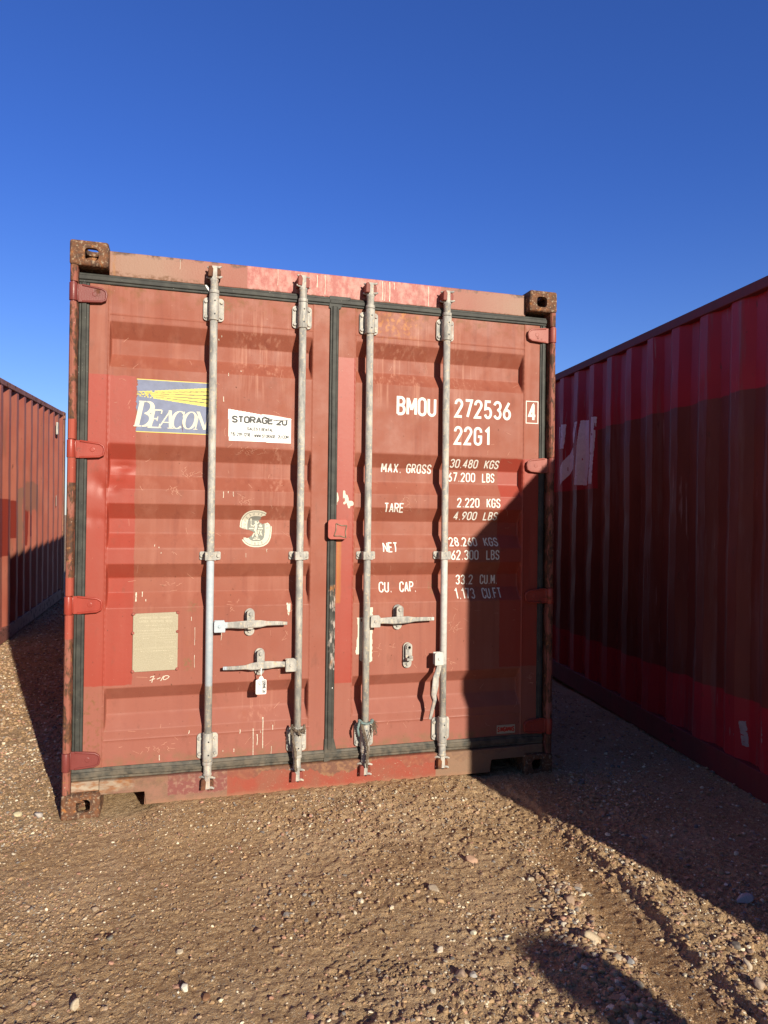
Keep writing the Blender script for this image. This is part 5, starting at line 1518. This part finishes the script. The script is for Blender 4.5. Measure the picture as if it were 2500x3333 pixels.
# old white lettering, half painted over, on the crimson wall
class WallDecal(Decal):
    def build(s, name, mats, parent, surf):
        V = np.array(s.v); U = V[:, 0] + UR; out = np.stack([surf(U, V[:, 2]) - V[:, 1], U, V[:, 2]], 1)
        return np_mesh(name, out, np.array(s.f), mats, parent, False, s.m)
def inpoly(X, Z, poly):
    c = np.zeros(X.shape, bool); n = len(poly)
    for i in range(n):
        (x1, z1), (x2, z2) = poly[i], poly[(i + 1) % n]
        c ^= ((z1 > Z) != (z2 > Z)) & (X < (x2 - x1) * (Z - z1) / (z2 - z1 + 1e-12) + x1)
    return c
d = WallDecal(None, .0015)
solid = [[(1.568, 2.134), (1.417, 2.118), (1.486, 1.62), (1.644, 1.627)], [(1.690, 1.985), (1.708, 1.795), (1.918, 1.63), (1.928, 1.784)]]
worn = [[(1.640, 2.125), (1.598, 2.13), (1.648, 1.955), (1.685, 1.985)], [(1.695, 1.87), (1.655, 1.86), (1.660, 1.79), (1.704, 1.80)],
        [(1.342, 2.132), (1.282, 2.127), (1.33, 1.628), (1.391, 1.625)], [(1.991, 2.123), (1.931, 2.122), (1.941, 1.939), (1.99, 1.95)], [(1.916, 2.138), (1.843, 2.132), (1.867, 1.933), (1.93, 1.94)]]
def fn(U, Z):
    mi = np.full(U.shape, -1)
    u = U + .006 * vnoise(U, Z, 50, 91); z = Z + .006 * vnoise(U + 4, Z, 50, 92)
    for p in solid: mi[inpoly(U, Z, p) & (vnoise(U, Z, 40, 93) > -.46)] = 0
    for p in worn: mi[inpoly(u, z, p) & (vnoise(U, Z * .4, 70, 94) > -.36)] = 0
    return mi
d.raster(1.27, 2.0, 1.61, 2.15, .0035, fn)
sc2 = [[(-.29, .37), (-.36, .36), (-.378, .22), (-.285, .25)], [(-.398, .346), (-.432, .352), (-.445, .225), (-.412, .220)], [(-.575, .405), (-.586, .40), (-.592, .27), (-.580, .27)]]
def fn2(U, Z):
    mi = np.full(U.shape, -1)
    mi[inpoly(U, Z, sc2[0]) & (vnoise(U, Z * .12, 120, 95) > .22)] = 0
    mi[inpoly(U + .004 * vnoise(U, Z, 60, 96), Z, sc2[1]) & (vnoise(U, Z, 90, 97) > -.30)] = 0
    mi[inpoly(U, Z, sc2[2]) & (vnoise(U, Z, 90, 98) > .0)] = 0
    return mi
d.build('lettering', [flat('weathered_white_paint', (.80, .76, .74), .6, .1)], rootR, surfR)
d = WallDecal(None, .0015)
d.raster(-.60, -.27, .21, .41, .0025, fn2)
d.build('paint_scuff', [flat('dull_scuffed_paint', (.34, .27, .27), .7, .2)], rootR, surfR)

# ------------------------------------------------------------------ the person whose head shadow falls on the ground
def person(x, y, yaw):
    root = empty('person', (x, y, float(ground_h(x, y)) - .002), (0, 0, yaw))
    tag(root, 'person in a dark jacket standing behind the camera, casting the head shadow', 'person')
    V = []; E = []; Rr = []
    def add(p, r, par=None):
        V.append(p); Rr.append(r)
        if par is not None: E.append((par, len(V) - 1))
        return len(V) - 1
    pel = add((0, 0, .93), (.155, .105)); wst = add((0, 0, 1.06), (.135, .095), pel); ch = add((0, .01, 1.25), (.165, .11), wst)
    up = add((0, 0, 1.38), (.12, .085), ch); nk = add((0, 0, 1.46), (.058, .058), up); nk2 = add((0, .012, 1.53), (.058, .062), nk)
    hd = add((0, .02, 1.585), (.066, .08), nk2); h2 = add((0, .01, 1.645), (.076, .094), hd); h3 = add((0, 0, 1.685), (.066, .078), h2)
    for s in (-1, 1):
        sh = add((s * .165, 0, 1.385), (.062, .062), up); a1 = add((s * .215, 0, 1.33), (.058, .06), sh); el = add((s * .25, -.01, 1.10), (.045, .045), a1)
        wr = add((s * .255, .05, .87), (.032, .028), el); pm = add((s * .255, .065, .82), (.022, .038), wr); p2 = add((s * .255, .075, .785), (.018, .038), pm)
        for k, (dy, L) in enumerate(((-.030, .062), (-.010, .072), (.010, .076), (.030, .070))):
            f0 = add((s * .253, .078 + dy, .762), (.0095, .0095), p2); f1 = add((s * .247, .085 + dy, .762 - L * .55), (.0085, .0085), f0); add((s * .236, .088 + dy, .762 - L), (.0075, .0075), f1)
        t0 = add((s * .245, .108, .815), (.0115, .0115), pm); t1 = add((s * .238, .125, .785), (.0095, .0095), t0); add((s * .232, .128, .757), (.008, .008), t1)
        hp = add((s * .09, 0, .86), (.092, .092), pel); kn = add((s * .105, .01, .49), (.062, .062), hp); ak = add((s * .115, -.01, .10), (.045, .048), kn)
        ft = add((s * .12, .05, .045), (.045, .040), ak); add((s * .13, .16, .032), (.042, .026), ft)
    me = bpy.data.meshes.new('body'); me.from_pydata(V, E, [])
    o = bpy.data.objects.new('body', me); link(o)
    sk = o.modifiers.new('skin', 'SKIN'); sk.use_smooth_shade = True
    for i, r in enumerate(Rr): me.skin_vertices[0].data[i].radius = r
    me.skin_vertices[0].data[0].use_root = True
    ss = o.modifiers.new('s', 'SUBSURF'); ss.levels = 2; ss.render_levels = 2
    dg = bpy.context.evaluated_depsgraph_get()
    m2 = bpy.data.meshes.new_from_object(o.evaluated_get(dg)); bpy.data.objects.remove(o); m2.name = 'body'
    b = NB('skin_and_clothes')
    jack, jean, skin, shoe = (flat('dark_jacket_cloth', (.03, .035, .05), .9), flat('blue_denim', (.05, .07, .12), .9), flat('skin', (.48, .28, .20), .5), flat('brown_boot_leather', (.09, .055, .035), .6))
    for m_ in (jack, jean, skin, shoe): m2.materials.append(m_)
    bpy.data.materials.remove(b.m)
    for p in m2.polygons:
        c = p.center
        p.material_index = 2 if (c.z > 1.47 or (abs(c.x) > .2 and c.z < .875)) else 3 if c.z < .12 else 1 if c.z < .93 else 0
        p.use_smooth = True
    link(bpy.data.objects.new('body', m2), root)
    mb = MB()   # face: brow, nose, mouth, eyes, ears
    mb.tube([(0, .104, 1.640), (0, .120, 1.612), (0, .128, 1.598), (0, .108, 1.590)], [.009, .012, .014, .009], 10)
    mb.tube([(-.024, .098, 1.565), (0, .104, 1.563), (.024, .098, 1.565)], [.004, .008, .004], 8)
    for s in (-1, 1):
        mb.tube([(s * .074, .005, 1.655), (s * .085, -.004, 1.635), (s * .080, .0, 1.600)], [.010, .014, .008], 8)
        mb.tube([(s * .014, .104, 1.656), (s * .045, .094, 1.656)], [.006, .004], 8)
    mb.build('face', skin, root, smooth=True)
    mb = MB()
    for s in (-1, 1): mb.tube([(s * .030, .094, 1.638), (s * .030, .104, 1.638)], [.011, .006], 10)
    mb.build('eye', M_INK, root, smooth=True)
    bm = bmesh.new(); bmesh.ops.create_uvsphere(bm, u_segments=28, v_segments=18, radius=1)
    for v in bm.verts:
        c = v.co; f = 1 + .03 * math.sin(9 * c.x + 5 * c.z)
        rr = math.hypot(c.x, c.y)
        if rr > 1e-4 and c.z > 0:
            k_ = (1 - abs(c.z) ** 3.2) ** (1 / 3.2) / rr; c = Vector((c.x * k_, c.y * k_, c.z))
        v.co = Vector((c.x * .112 * f, -.012 + c.y * .108 * f, 1.600 + c.z * .138 * f)) if c.z > .45 or c.y < .1 else Vector((c.x * .112, -.02 + c.y * .05, 1.600 + c.z * .13))
    me = bpy.data.meshes.new('hair'); bm.to_mesh(me); bm.free(); me.materials.append(flat('brown_hair', (.06, .035, .02), .8))
    for p in me.polygons: p.use_smooth = True
    link(bpy.data.objects.new('hair', me), root)
person(2.846, -6.077, R_(15))

# small vent cowl and a paint tick on the far left container
MB().box(-.008, .016, 5.42, 5.47, 2.24, 2.40).build('vent', M_GALV, rootL, bevel=.004)
MB().box(-.010, -.0085, 5.475, 5.50, 1.30, 1.44).build('paint_tick', M_CREAM, rootL)
